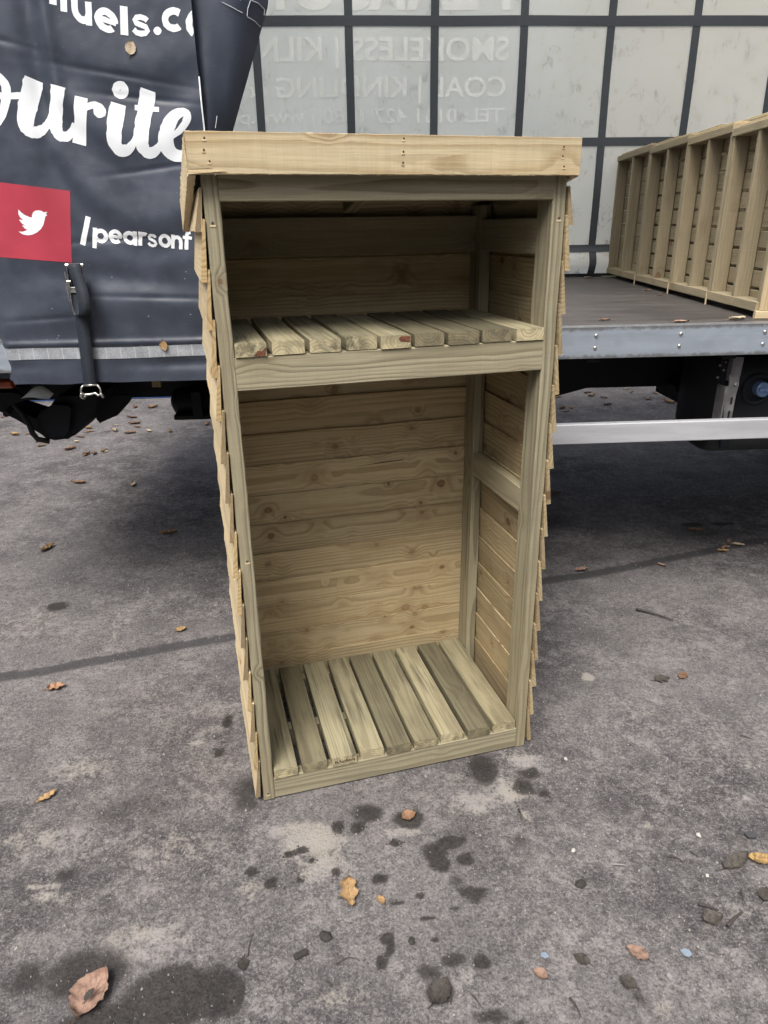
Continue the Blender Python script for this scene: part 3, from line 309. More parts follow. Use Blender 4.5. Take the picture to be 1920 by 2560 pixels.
def mat_ground():
    t = NT('worn yard asphalt'); P = t.n('ShaderNodeNewGeometry').outputs['Position']
    damp, dust = t.attr('damp', True), t.attr('dust', True)
    a, _ = t.noise(P, 1.1, 5, .6); b, _ = t.noise(P, 5.5, 6, .65); c, _ = t.noise(P, 26, 5, .7); d, _ = t.noise(P, 130, 4, .7)
    e, _ = t.noise(P, 420, 2, .6)
    base = t.mix(t.ss(a, .36, .64), (.066, .062, .066), (.172, .165, .168))
    base = t.mix(t.ss(b, .42, .72, 0, .65), base, (.225, .216, .216))
    mot = t.math('MULTIPLY', t.ss(c, .45, .66), t.ss(b, .35, .65, .25, 1))
    base = t.mix(t.math('MULTIPLY', mot, .55), base, (.37, .355, .345))
    base = t.mix(t.ss(c, .46, .3, 0, .45), base, (.062, .059, .062))
    fl, _ = t.noise(P, 95, 6, .78, .6); f2, _ = t.noise(P, 210, 4, .75)
    base = t.mix(t.math('MULTIPLY', t.ss(fl, .50, .60), t.ss(b, .30, .62, .25, .8)), base, (.315, .300, .296))
    base = t.mix(t.ss(fl, .46, .36, 0, .65), base, (.050, .047, .049))
    base = t.mix(t.ss(f2, .54, .64, 0, .4), base, (.40, .385, .38))
    base = t.mix(t.ss(f2, .44, .34, 0, .5), base, (.034, .032, .034))
    # pits between the aggregate, pale grains on top
    base = t.mix(t.ss(d, .47, .34, 0, .55), base, (.038, .036, .037))
    base = t.mix(t.ss(d, .58, .72, 0, .38), base, (.32, .305, .295))
    base = t.mix(t.ss(e, .62, .74, 0, .4), base, (.38, .37, .355))
    vo = t.n('ShaderNodeTexVoronoi'); t.put(vo.inputs['Vector'], P); vo.inputs['Scale'].default_value = 38
    vs_ = t.n('ShaderNodeSeparateXYZ'); t.put(vs_.inputs[0], vo.outputs['Color'])
    chip = t.math('MULTIPLY', t.ss(vo.outputs['Distance'], .05, .11, 1, 0), t.math('LESS_THAN', vs_.outputs[0], .04))
    base = t.mix(t.math('MULTIPLY', chip, .8), base, (.55, .54, .52))
    # pale dust, then damp dirt with ragged rims
    n2 = t.math('ADD', t.math('MULTIPLY', t.math('SUBTRACT', c, .5), 1.5), t.math('MULTIPLY', t.math('SUBTRACT', d, .5), 1.3))
    dm = t.ss(t.math('ADD', dust, n2), .25, .95)
    base = t.mix(t.math('MULTIPLY', dm, .75), base, t.mix(t.ss(b, .4, .6), (.43, .405, .36), (.37, .355, .345)))
    wm = t.ss(t.math('ADD', damp, t.math('MULTIPLY', n2, .75)), .34, .80)
    base = t.mix(t.math('MULTIPLY', wm, .86), base, t.mix(t.ss(d, .4, .6), (.022, .020, .019), (.042, .038, .035)))
    # tar joint crossing the yard
    sp = t.n('ShaderNodeSeparateXYZ'); t.put(sp.inputs[0], P)
    ln = t.math('SUBTRACT', t.math('SUBTRACT', sp.outputs[1], 2.645), t.math('MULTIPLY', sp.outputs[0], .262))
    ln = t.math('ADD', ln, t.math('MULTIPLY', t.math('SUBTRACT', a, .5), .10))
    ln = t.math('ADD', ln, t.math('MULTIPLY', t.math('SUBTRACT', c, .5), .035))
    jm = t.ss(t.math('ABSOLUTE', ln), .020, .042, 1, 0)
    base = t.mix(t.math('MULTIPLY', jm, .8), base, (.055, .054, .058))
    base = t.mix(1., base, (.86, .835, .825), 'MULTIPLY')
    rough = t.ss(wm, 0, 1, .93, .82)
    t.set(base, rough, 0, .25)
    vo2 = t.n('ShaderNodeTexVoronoi'); t.put(vo2.inputs['Vector'], P); vo2.inputs['Scale'].default_value = 120
    h = t.math('ADD', t.math('MULTIPLY', t.math('ADD', d, fl), .9), t.math('ADD', t.math('MULTIPLY', c, 1.6), t.math('MULTIPLY', vo2.outputs['Distance'], -.7)))
    t.bump(h, .6, .005)
    return t.m
def mat_pvc(name='dark grey curtain vinyl', col=(.045, .054, .076)):
    t = NT(name); P = t.n('ShaderNodeNewGeometry').outputs['Position']
    a, _ = t.noise(P, 7, 5, .6); s, _ = t.noise(t.vec('MULTIPLY', P, (30, 30, 140)), 1, 3, .7); wv, _ = t.noise(P, 900, 1)
    base = t.scale(t.mix(0., col, col), t.ss(a, .3, .7, .85, 1.2))
    sv = t.n('ShaderNodeTexVoronoi'); t.put(sv.inputs['Vector'], t.vec('MULTIPLY', P, (30, 30, 75))); sv.inputs['Scale'].default_value = 1
    sx = t.n('ShaderNodeSeparateXYZ'); t.put(sx.inputs[0], sv.outputs['Color'])
    pz = t.n('ShaderNodeSeparateXYZ'); t.put(pz.inputs[0], P)
    zone = t.math('MULTIPLY', t.ss(pz.outputs[2], 1.12, 1.2), t.ss(pz.outputs[2], 1.5, 1.42))
    sc = t.math('MULTIPLY', t.math('MULTIPLY', t.ss(sv.outputs['Distance'], .04, .12, 1, 0), t.math('LESS_THAN', sx.outputs[0], .3)), t.ss(zone, 0, 1, .12, .8))
    base = t.mix(sc, base, (.42, .44, .46))
    base = t.mix(t.math('MULTIPLY', t.ss(s, .6, .75), .12), base, (.25, .27, .30))
    t.set(base, t.ss(a, .3, .7, .36, .5), 0, .5)
    big, _ = t.noise(P, 4.5, 2)
    t.bump(t.math('ADD', t.math('MULTIPLY', wv, .015), t.math('MULTIPLY', t.noise(P, 22, 3)[0], .35)), .25, .01)
    return t.m
def mat_farcurtain(name, col, tcol, dirt=1.):
    t = NT(name); P = t.n('ShaderNodeNewGeometry').outputs['Position']
    a, _ = t.noise(P, 1.3, 4); b, _ = t.noise(P, 9, 6, .65); c, _ = t.noise(t.vec('MULTIPLY', P, (26, 1, 9)), 1, 4, .7, 1.2)
    px = t.n('ShaderNodeSeparateXYZ'); t.put(px.inputs[0], P)
    warm = t.ss(px.outputs[0], .9, 2.3)
    cc = t.mix(warm, col, (col[0] * 1.03, col[1] * .98, col[2] * .93))
    cc = t.scale(cc, t.ss(a, .3, .7, .92, 1.06))
    low = t.ss(px.outputs[2], 2.0, 1.3, .5, 1)
    dm = t.math('MULTIPLY', t.math('MULTIPLY', t.ss(b, .47, .66), t.ss(c, .42, .62)), t.math('MULTIPLY', low, dirt))
    streak, _ = t.noise(t.vec('MULTIPLY', P, (14, 1, 3.0)), 1, 5, .7, 2.0)
    dm2 = t.math('MULTIPLY', t.math('MULTIPLY', t.ss(streak, .58, .70), t.ss(a, .45, .58)), .5 * dirt)
    cc = t.mix(t.math('MULTIPLY', dm, .75), cc, (.20, .198, .195)); cc = t.mix(dm2, cc, (.33, .325, .31))
    df = t.n('ShaderNodeBsdfDiffuse'); t.put(df.inputs[0], cc)
    tr = t.n('ShaderNodeBsdfTranslucent'); t.put(tr.inputs[0], t.mix(1., cc, tcol, 'MULTIPLY'))
    ms = t.n('ShaderNodeAddShader'); t.t.links.new(df.outputs[0], ms.inputs[0]); t.t.links.new(tr.outputs[0], ms.inputs[1])
    t.t.links.new(ms.outputs[0], t.out.inputs['Surface'])
    return t.m
def mat_alloy(name, col, rough, dirt, metal=.75):
    t = NT(name); P = t.n('ShaderNodeTexCoord').outputs['Object']
    a, _ = t.noise(t.vec('MULTIPLY', P, (3, 30, 30)), 1, 5, .65); b, _ = t.noise(P, 30, 5, .7); z = t.attr('gco')
    sz = t.n('ShaderNodeSeparateXYZ'); t.put(sz.inputs[0], z)
    edge = t.ss(t.math('ABSOLUTE', sz.outputs[2]), .5, 1.0)
    dm = t.ss(t.math('ADD', t.math('MULTIPLY', edge, .5), t.math('SUBTRACT', b, .5)), .18, .55, 0, dirt)
    c = t.mix(t.ss(a, .35, .7), col, tuple(x * .82 for x in col))
    c = t.mix(dm, c, (.13, .115, .10))
    t.set(c, t.ss(b, .3, .7, rough * .85, rough * 1.2), metal, .5); t.bump(b, .12, .002)
    return t.m
def mat_deck():
    t = NT('dark phenolic deck board'); P = t.n('ShaderNodeNewGeometry').outputs['Position']
    a, _ = t.noise(t.vec('MULTIPLY', P, (2, 9, 9)), 1, 5, .65); b, _ = t.noise(t.vec('MULTIPLY', P, (6, 60, 6)), 1, 4, .7); sp = t.n('ShaderNodeSeparateXYZ'); t.put(sp.inputs[0], P)
    c = t.mix(t.ss(a, .3, .7), (.040, .036, .036), (.075, .066, .062))
    c = t.mix(t.ss(b, .55, .75, 0, .4), c, (.17, .15, .13))
    seam = t.ss(t.math('ABSOLUTE', t.math('SUBTRACT', t.math('FRACT', t.math('MULTIPLY', sp.outputs[1], 4.6)), .5)), .0, .03, 1, 0)
    c = t.mix(t.math('MULTIPLY', seam, .7), c, (.012, .011, .012))
    t.set(c, t.ss(a, .3, .7, .5, .7), 0, .4); t.bump(t.noise(P, 300, 3)[0], .2, .002)
    return t.m
def mat_band():
    t = NT('silver reflective tape'); g = t.attr('gco'); sp = t.n('ShaderNodeSeparateXYZ'); t.put(sp.inputs[0], g)
    vo = t.n('ShaderNodeTexVoronoi'); t.put(vo.inputs['Vector'], t.vec('MULTIPLY', g, (1, 1, 0))); vo.inputs['Scale'].default_value = 260
    sep = t.ss(t.math('ABSOLUTE', t.math('SUBTRACT', t.math('FRACT', t.math('DIVIDE', sp.outputs[0], .047)), .5)), .0, .05, 1, 0)
    a, _ = t.noise(g, 14, 4)
    c = t.mix(t.ss(vo.outputs['Distance'], .3, .7), (.40, .42, .45), (.30, .32, .35))
    c = t.scale(c, t.ss(a, .3, .7, .85, 1.25))
    c = t.mix(t.math('MULTIPLY', sep, .8), c, (.62, .63, .64))
    t.set(c, .42, .15, .5); return t.m
def mat_red():
    t = NT('red vinyl panel'); P = t.n('ShaderNodeNewGeometry').outputs['Position']
    a, _ = t.noise(P, 40, 5, .7, .8); b, _ = t.noise(P, 6, 3)
    c = t.scale(t.mix(0., (.42, .048, .075), (.42, .048, .075)), t.ss(b, .3, .7, .88, 1.1))
    c = t.mix(t.math('MULTIPLY', t.ss(a, .70, .76), .55), c, (.75, .62, .62)); t.set(c, .45, 0, .4); return t.m
def mat_leaf(name, c1, c2):
    t = NT(name); g = t.attr('gco'); sp = t.n('ShaderNodeSeparateXYZ'); t.put(sp.inputs[0], g)
    P = t.n('ShaderNodeNewGeometry').outputs['Position']
    a, _ = t.noise(P, 90, 4, .65)
    vein = t.ss(t.math('ABSOLUTE', sp.outputs[1]), .02, .07, 1, 0)
    side = t.ss(t.math('ABSOLUTE', t.math('SUBTRACT', t.math('FRACT', t.math('MULTIPLY', t.math('SUBTRACT', sp.outputs[0], t.math('MULTIPLY', t.math('ABSOLUTE', sp.outputs[1]), .25)), 8.)), .5)), 0., .12, 1, 0)
    c = t.mix(t.ss(a, .35, .65), c1, c2)
    c = t.mix(t.math('MULTIPLY', t.math('MAXIMUM', vein, t.math('MULTIPLY', side, .5)), .45), c, tuple(x * .5 for x in c2))
    bl, _ = t.noise(P, 45, 5, .7); c = t.mix(t.math('MULTIPLY', t.ss(bl, .55, .68), .6), c, tuple(x * .3 for x in c2))
    t.set(t.scale(c, t.attr('tint', True)), .7, 0, .3); t.bump(t.math('ADD', a, t.math('MULTIPLY', vein, .5)), .4, .002); return t.m

GROUND = mat_ground(); PVC = mat_pvc(); RED = mat_red(); BAND = mat_band(); DECK = mat_deck()
CURT = mat_farcurtain('pale curtain vinyl', (.565, .568, .53), (.90, .90, .87)); CLET = plain('pale print showing through', (.93, .935, .90), .7, spec=.1, var=.04, scale=6)
STRAPM = plain('dark grey woven strap', (.062, .070, .080), .7, var=.12, scale=60)
ALLOY = mat_alloy('scuffed aluminium side raft', (.47, .53, .61), .45, .75, .55); GUARDM = mat_alloy('clean aluminium side guard', (.60, .61, .64), .42, .35, .35)
LEAFM = {'tan': mat_leaf('tan dry leaf', (.42, .28, .14), (.30, .19, .09)), 'brown': mat_leaf('brown dry leaf', (.30, .17, .10), (.20, .115, .07)),
         'dark': mat_leaf('dark rotten leaf', (.075, .065, .055), (.045, .040, .035)), 'pink': mat_leaf('pinkish brown leaf', (.36, .235, .175), (.24, .15, .115)),
         'gold': mat_leaf('gold bark', (.42, .28, .11), (.27, .17, .07)), 'red': mat_leaf('russet leaf', (.30, .12, .06), (.2, .085, .05)), 'pale': mat_leaf('pale leaf', (.56, .46, .33), (.45, .35, .24))}
TWIG = plain('dark twig bark', (.055, .047, .042), .8, var=.3, scale=200)
STONEW = plain('white stone chip', (.48, .47, .44), .8, var=.15, scale=300); STONEG = plain('grey stone', (.26, .25, .25), .85, var=.2, scale=200, bump=.3)
CLODM = plain('dark earth clod', (.040, .036, .032), .9, var=.4, scale=150, bump=.6, bscale=400); BLUEF = plain('pale blue plastic flake', (.20, .25, .31), .5, var=.1, scale=200)

# ------------------------------------------------------------------ ground
def axis(a, b, fine0, fine1, step, far):
    xs = []; x = fine0
    while x > a: xs.append(x); x -= step * (1.22 ** len(xs))
    xs = [a] + xs[::-1]
    x = fine0 + step
    while x < fine1: xs.append(x); x += step
    k = 0
    while x < b: xs.append(x); k += 1; x += step * (1.22 ** k)
    return xs + [b]
def ground():
    xs = axis(-60, 60, -1.9, 2.4, .0115, 60); ys = axis(-60, 60, .7, 3.6, .0115, 60)
    g = Geo(); nx = len(xs)
    vs = []; damp = []; dust = []
    dl, ul = DATA['damp'], DATA['dust']
    def field(L, x, y):
        b = 0.
        for cx, cy, ra, rb, st in L:
            dx, dy = (x - cx) / ra, (y - cy) / rb
            q = dx * dx + dy * dy
            if q < 2.6: b = max(b, st * max(0., 1.25 - .75 * q) if q < 1.66 else 0.)
        return min(b, 1.)
    for y in ys:
        for x in xs:
            near = -2.2 < x < 2.8 and .3 < y < 3.9
            h = .004 * noise.noise((x * 1.3, y * 1.3, 0)) + (.0018 * noise.noise((x * 11, y * 11, 4)) if near else 0)
            vs.append((x, y, h - .004))
            if near:
                wx, wy = x + .012 * noise.noise((x * 30, y * 30, 1)), y + .012 * noise.noise((x * 30, y * 30, 7))
                damp.append(field(dl, wx, wy)); dust.append(field(ul, wx, wy))
            else: damp.append(0.); dust.append(0.)
    fs = [(j * nx + i, j * nx + i + 1, (j + 1) * nx + i + 1, (j + 1) * nx + i) for j in range(len(ys) - 1) for i in range(nx - 1)]
    g.add(vs, fs)
    o = g.build('ground', GROUND, smooth=True, recalc=False, extra={'damp': damp, 'dust': dust}); tag(o, kind='structure')
ground()

# ------------------------------------------------------------------ the log store
LS = empty('log_store', (-.276, 1.602, 0), .2138)
tag(LS, 'tall wooden log store with feather edge sides, slatted floor and a middle shelf', 'log store')
X, Y, Z = Vector((1, 0, 0)), Vector((0, 1, 0)), Vector((0, 0, 1))
SW = .831; SD = .502; PW = .033; PD = .078
def part(name, mat, fn, parent=None):
    g = Geo(); fn(g); return g.build(name, mat, parent or LS)
# posts (rise along Z, grain along Z)
for x0, y0, top in ((0, 0, 1.70), (SW - PW, 0, 1.70), (0, SD - PD, 1.60), (SW - PW, SD - PD, 1.60)):
    po = part('post', TREAT, lambda g: g.board((x0, y0, 0), Z, X, Y, top, PW, PD, seg=50, rough=.0009, wav=.0016, tint=rnd.uniform(.92, 1.06)))
    if y0 == 0:
        for sx, sz in DATA['screws']:
            if (sx < .4) == (x0 < .4):
                q = Geo(); q.tube([(sx, .0006, sz), (sx, -.0006, sz)], .0034, 8); q.build('screw', NAILM, po)
                q = Geo(); q.board((sx - .006, -.0004, sz - .007), X, Z, -Y, .012, .004, .0006, ch=.0002, tint=1.25); q.build('splinter', FRESH, po)
part('header_rail', TREAT, lambda g: g.board((PW, 0.001, 1.6007), X, Z, Y, SW - 2 * PW, .082, .035, seg=30, rough=.0006, tint=1.0, off=(3.1, -.03, .03)))
part('shelf_rail', TREAT, lambda g: g.board((PW, 0.0005, 1.2028), X, Z, Y, SW - 2 * PW, .076, .035, seg=30, rough=.0006, tint=1.06, off=(41.3, -.06, .022)))
part('bottom_rail', TREAT, lambda g: g.board((PW, 0.0005, 0.001), X, Z, Y, SW - 2 * PW, .071, .035, seg=30, rough=.0006, tint=1.02))
part('back_rail', GREYW, lambda g: g.board((PW, .462, 1.474), X, Z, Y, SW - 2 * PW, .10, .035, tint=.95))
part('back_rail', TREAT, lambda g: g.board((PW, .466, 1.203), X, Z, Y, SW - 2 * PW, .075, .03))
part('back_rail', TREAT, lambda g: g.board((PW, .466, .001), X, Z, Y, SW - 2 * PW, .07, .03))
part('joist', TREAT, lambda g: g.board((PW, .205, .001), X, Z, Y, SW - 2 * PW, .07, .035))
for x0 in (.001, SW - PW + .001):
    part('side_brace', TREAT, lambda g: g.board((x0, PD, .78), Y, Z, X, SD - 2 * PD, .075, PW - .002, seg=10, rough=.0006, tint=1.0))
    part('side_brace', GREYW, lambda g: g.board((x0, PD, 1.478), Y, Z, X, SD - 2 * PD, .085, PW - .002, tint=.95))
    part('side_brace', TREAT, lambda g: g.board((x0, PD, 1.203), Y, Z, X, SD - 2 * PD, .07, PW - .002))
# slats
BARKP = plain('red brown bark', (.16, .055, .028), .75, var=.5, scale=150)
shelf_x = [(.035, .106), (.118, .193), (.205, .278), (.291, .365), (.374, .447), (.458, .532), (.543, .623), (.632, .709), (.722, .796)]
shelf_t = [1.15, 1.3, 1.1, .95, 1.35, .66, .60, .52, 1.35]
for i, (a, b) in enumerate(shelf_x):
    y0 = -.003 if i in (0, 4) else rnd.uniform(-.004, .002); zz = 1.2795 + (.001 if i % 2 else 0)
    part('shelf_slat', SLAT, lambda g: g.board((a, y0, zz), Y, X, Z, .462, b - a, .031 + rnd.uniform(-.001, .001), seg=22, ch=.0016, rough=.0006, tint=shelf_t[i], off=(rnd.uniform(0, 90), rnd.uniform(-.05, -.02), rnd.uniform(-.05, .04))))
    if i == 0: tag(part('bark_patch', BARKP, lambda g: g.prism([(a + .040, zz + .003), (a + .066, zz + .001), (a + .0695, zz + .020), (a + .060, zz + .012), (a + .050, zz + .013), (a + .046, zz + .007)], X, Z, -Y, (0, y0 - .0006, 0), .0006)), 'red brown bark patch on a slat end')
    if i == 4: tag(part('bark_patch', BARKP, lambda g: g.prism([(a + .046, zz + .017), (a + .0715, zz + .014), (a + .0715, zz + .027), (a + .050, zz + .028), (a + .043, zz + .024)], X, Z, -Y, (0, y0 - .0006, 0), .0006)), 'red brown bark patch on a slat end')
floor_x = [(.035, .106), (.118, .193), (.205, .282), (.293, .367), (.374, .451), (.460, .536), (.547, .622), (.634, .709), (.718, .796)]
floor_t = [1.05, .72, 1.2, 1.12, .64, .86, 1.25, .56, 1.0]
for i, (a, b) in enumerate(floor_x):
    y0 = -.003 if i == 2 else rnd.uniform(-.003, .003)
    part('floor_slat', SLAT, lambda g: g.board((a, y0, .0725), Y, X, Z, .498 - y0, b - a - .002, .031, seg=22, ch=.0016, rough=.0006, tint=floor_t[i] * 1.12, off=(rnd.uniform(0, 90), rnd.uniform(-.05, -.02), rnd.uniform(-.05, .05))))
# feather edge cladding: each board thick at its lower edge and lapped over the one below
NB = 16; PITCH = .1017
def clad(g, length, along, outward, org, nb=NB, start=-.004, tmul=1.):
    for k in range(nb):
        z0 = .019 + PITCH * k + rnd.uniform(-.002, .002); hh = .126 if k < nb - 1 else .085
        thick = rnd.uniform(.011, .0145)
        o = Vector(org) + Vector(along) * (start + rnd.uniform(-.003, .002)) + Vector(outward) * .0095 + Z * z0
        up = (Z * hh - Vector(outward) * .0085).normalized()
        g.board(o, along, up, outward, length + rnd.uniform(-.002, .004), hh, thick, seg=34, ch=.0012, rough=.0013, T2=.0055, tint=rnd.uniform(.84, 1.14) * tmul, bow=rnd.uniform(-.002, .002), wav=.0022)
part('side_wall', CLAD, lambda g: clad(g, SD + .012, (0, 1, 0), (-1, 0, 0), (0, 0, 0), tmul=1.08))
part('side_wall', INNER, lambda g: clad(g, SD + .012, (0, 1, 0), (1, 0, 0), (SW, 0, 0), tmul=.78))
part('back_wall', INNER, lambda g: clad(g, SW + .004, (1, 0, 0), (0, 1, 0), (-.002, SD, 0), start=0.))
tag(part('split', NAILM, lambda g: (g.prism([(0, 0), (.09, .0035), (.16, .0065), (.165, .009), (.09, .0065)], X, Z, -Y, (.42, SD - .0012, .823), .0006))), 'dark split along a back board')
def stamp(g):
    for i in range(13): g.board((.214 + .0048 * i, -.0035, .081 + .0045 * rnd.random()), X, Z, -Y, .0018 + .0016 * rnd.random(), .004 + .006 * rnd.random(), .0004, ch=.0001)
tag(part('ink_stamp', plain('red brown ink', (.10, .035, .03), .7), stamp), kind='stuff')
# roof: slopes down to the back
sl_ = -.166; RV = Vector((0, 1, sl_)).normalized(); RN = Vector((0, -sl_, 1)).normalized()
part('roof', FELT, lambda g: g.board((-.012, -.012, 1.700), RV, X, RN, .60, SW + .016, .014))
part('rafter', TREAT, lambda g: g.board((.398, .036, 1.655), RV, X, RN, .43, .035, .037))
fas = part('fascia', FRESH, lambda g: g.board((-.0245, -.014, 1.650), X, Z, -Y, .866, .0765, .019, seg=60, ch=.0012, rough=.0012, tint=1.0, off=(12.4, -.035, .031)))
for nx, nz in DATA['nails']:
    q = Geo(); q.tube([(nx, -.0325, nz), (nx + .0006, -.0338, nz + .0003)], .0023, 7); q.build('nail', NAILM, fas)
    q = Geo(); q.board((nx - .004, -.0333, nz - .0055), X, Z, -Y, .007, .003, .0007, ch=.0002, tint=1.3); q.build('splinter', FRESH, fas)
def barge(g):
    o = Vector((-.027, -.014, 1.648)); d = (Vector((-.040, .565, 1.541)) - o)
    ex = d.normalized(); ez = Vector((1, 0, 0)) ; ez = (ez - ex * ez.dot(ex)).normalized(); ey = ez.cross(ex); ey = -ey if ey.z < 0 else ey
    g.board(o, ex, ey, ez, d.length, .078, .016, seg=46, ch=.001, rough=.0026, tint=1.04)
    for i in range(70):      # torn fibres left by the saw
        x = rnd.uniform(.0, d.length); tp = rnd.random() < .5
        p = o + ex * x + ey * (.078 if tp else 0) + ez * rnd.uniform(0, .014)
        dr = (ey * (1 if tp else -1) * rnd.uniform(.4, 1) - ez * rnd.uniform(-.5, .9) + ex * rnd.uniform(-1.2, 1.2)).normalized() * rnd.uniform(.002, .006)
        s_ = ex * .0008
        g.add([p - s_, p + s_, p + dr], [(0, 1, 2)], [(x, 0, 0), (x, .001, 0), (x, .002, 0)], 1.2)
    e0 = Vector((-.0245, -.033, 1.652))
    for i in range(46):
        p = e0 + Z * rnd.uniform(0, .075) + Y * rnd.uniform(0, .018)
        dr = Vector((-rnd.uniform(.3, 1), -rnd.uniform(-.1, .4), rnd.uniform(-.8, .5))).normalized() * rnd.uniform(.002, .006)
        g.add([p - Z * .0007, p + Z * .0007, p + dr], [(0, 1, 2)], [(0, 0, 0), (0, .001, 0), (0, .002, 0)], 1.25)
part('bargeboard', CLAD, barge)
def barge_r(g):
    o = Vector((SW + .006, -.014, 1.648)); d = (Vector((SW + .010, .565, 1.541)) - o); ex = d.normalized()
    g.board(o, ex, Z, X, d.length, .078, .014, seg=30, rough=.001)
part('bargeboard', CLAD, barge_r)
def split(g):   # loosened sliver at the lower left of the fascia
    g.prism([(0, 0), (.075, .006), (.05, .009), (0, .008)], X, Z, -Y, (-.0255, -.0335, 1.6495), .0012, tint=1.3)
    g.prism([(0, .009), (.05, .011), (.03, .014), (0, .0135)], X, Z, -Y, (-.0265, -.0335, 1.6495), .0009, tint=.75)
q = Geo(); split(q); q.build('splinter', FRESH, fas)
def dirt_fuzz(g):   # saw fuzz along the lower edge of the fascia and on the rails
    for i in range(60):
        x = rnd.uniform(-.02, .84); p = Vector((x, -.0325, 1.6503)); dr = Vector((rnd.uniform(-1, 1), -.2, -rnd.uniform(.3, 1))).normalized() * rnd.uniform(.0015, .0045)
        g.add([p - X * .0006, p + X * .0006, p + dr], [(0, 1, 2)], None, 1.1)
q = Geo(); dirt_fuzz(q); tag(q.build('torn_fibre', FRESH, fas), kind='stuff')

# ------------------------------------------------------------------ truck
TR = empty('curtain_sided_truck', (0, 2.417, 0))
tag(TR, 'curtain sided truck with its dark printed curtain drawn back from the empty deck', 'truck')
TY = 2.417
def tp(name, mat, fn, parent=None, smooth=False, recalc=True):
    g = Geo(); fn(g)
    base = (parent or TR)
    oy = TY
    g.v = [(x, y - oy, z) for x, y, z in g.v]
    return g.build(name, mat, base, smooth=smooth, recalc=recalc)
S0, S1 = -1.75, 5.2
NEAR, FAR = 2.417, 4.872
tp('deck', DECK, lambda g: g.box((S0, NEAR + .012, 1.165), (S1, FAR - .05, 1.2155)))
def rail(g):
    prof = [(0, 1.112), (0, 1.2175), (.06, 1.2175), (.06, 1.2125), (.006, 1.2125), (.006, 1.118), (.05, 1.118), (.05, 1.112)]
    n = len(prof); vs = []; gs = []
    rr = [(NEAR + a, b) for a, b in prof]
    for x in (S0, S1):
        for (a, b) in rr: vs.append((x, a, b)); gs.append((x, 0, (b - 1.165) / .0525))
    g.add(vs, [(i, (i + 1) % n, (i + 1) % n + n, i + n) for i in range(n)] + [tuple(range(n)), tuple(range(2 * n - 1, n - 1, -1))], gs)
sr = tp('side_rail', ALLOY, rail)
for i in range(-8, 14):
    for z in (1.189, 1.1475):
        def rv(g):
            x = .8705 + .2985 * i
            pr = [(.0072, 0), (.0066, -.0022), (.0045, -.0036), (.0018, -.0042)]
            vs = []; nn = 10
            for r_, dy in pr: vs += [(x + r_ * math.cos(6.2832 * k / nn), NEAR + dy - .0004, z + r_ * math.sin(6.2832 * k / nn)) for k in range(nn)]
            fs = [(j * nn + k, j * nn + (k + 1) % nn, (j + 1) * nn + (k + 1) % nn, (j + 1) * nn + k) for j in range(3) for k in range(nn)] + [tuple(3 * nn + k for k in range(nn))]
            g.add(vs, fs)
        if i >= -1 and i < 6: tp('rivet', STEEL, rv, sr, smooth=True)
def guard(g):
    prof = [(0, .806), (0, .874), (.004, .877), (.028, .877), (.028, .803), (.004, .803)]
    n = 6; vs = []; gs = []
    for x in (-.32, 5.0):
        for a, b in prof: vs.append((x, NEAR - .003 + a, b)); gs.append((x, 0, (b - .84) / .05))
    g.add(vs, [(i, (i + 1) % n, (i + 1) % n + n, i + n) for i in range(n)] + [tuple(range(n)), tuple(range(2 * n - 1, n - 1, -1))], gs)
tp('side_guard', GUARDM, guard)
# underframe
def PXZ(poly, y, T): return lambda g: g.prism(poly, (1, 0, 0), (0, 0, 1), (0, 1, 0), (0, y, 0), T)
def beam(g):
    g.prism([(S0, 1.12), (S0, .845), (-.52, .845), (-.30, .79), (.997, .80), (1.13, .833), (S1, .829), (S1, 1.12)], (1, 0, 0), (0, 0, 1), (0, 1, 0), (0, 3.2, 0), .07)
tp('chassis_rail', BLACKM, beam)
tp('chassis_rail', BLACKM, lambda g: g.box((S0, 4.0, .86), (S1, 4.07, 1.12)))
for i in range(14):
    tp('cross_member', BLACKM, lambda g: g.box((S0 + .12 + i * .5, NEAR + .07, 1.085), (S0 + .17 + i * .5, FAR - .06, 1.164)))
tp('lift_hub', BLACKM, PXZ(DATA['hub'], 2.85, .22)); tp('hub_plate', BLACKM, PXZ(DATA['hubplate'], 2.815, .034))
tp('lift_arm', BLACKM, PXZ(DATA['arm'], 2.9, .06)); tp('lift_strut', BLACKM, PXZ(DATA['strut'], 2.97, .05))
tp('lift_bracket', BLACKM, PXZ(DATA['brk'], 2.75, .09)); tp('bracket_plate', BLACKM, PXZ(DATA['brkplate'], 2.725, .024))
tp('gusset_plate', BLACKM, PXZ(DATA['plate2'], 3.05, .02)); tp('gusset_plate', BLACKM, PXZ(DATA['tri'], 2.93, .02))
tp('air_hose', RUBBER, lambda g: g.tube([(-1.33, 2.87, .90), (-1.29, 2.84, .87), (-1.265, 2.82, .83), (-1.25, 2.8, .80), (-1.235, 2.8, .775), (-1.2, 2.82, .76)], .011, 8), smooth=True)
for x, z in ((-1.352, .887), (-1.29, .905), (-1.395, .90)): tp('bolt', BLACKM, lambda g: g.tube([(x, 2.70, z), (x, 2.73, z)], .012, 8))
tp('cross_shaft', BLACKM, lambda g: g.tube([(-1.14, 2.9, .83), (-1.14, 4.4, .83)], .06, 14), smooth=True)
tp('air_tank', BLACKM, lambda g: g.tube([(-.76, 3.1, .845), (-.745, 3.1, .845), (-.72, 3.1, .845), (-.30, 3.1, .845), (-.28, 3.1, .845)], [.02, .05, .062, .062, .03], 18), smooth=True)
tp('tank_bracket', BLACKM, lambda g: (g.box((-.735, 3.0, .786), (-.25, 3.2, .806)), g.box((-.65, 2.985, .79), (-.61, 3.0, .91))))
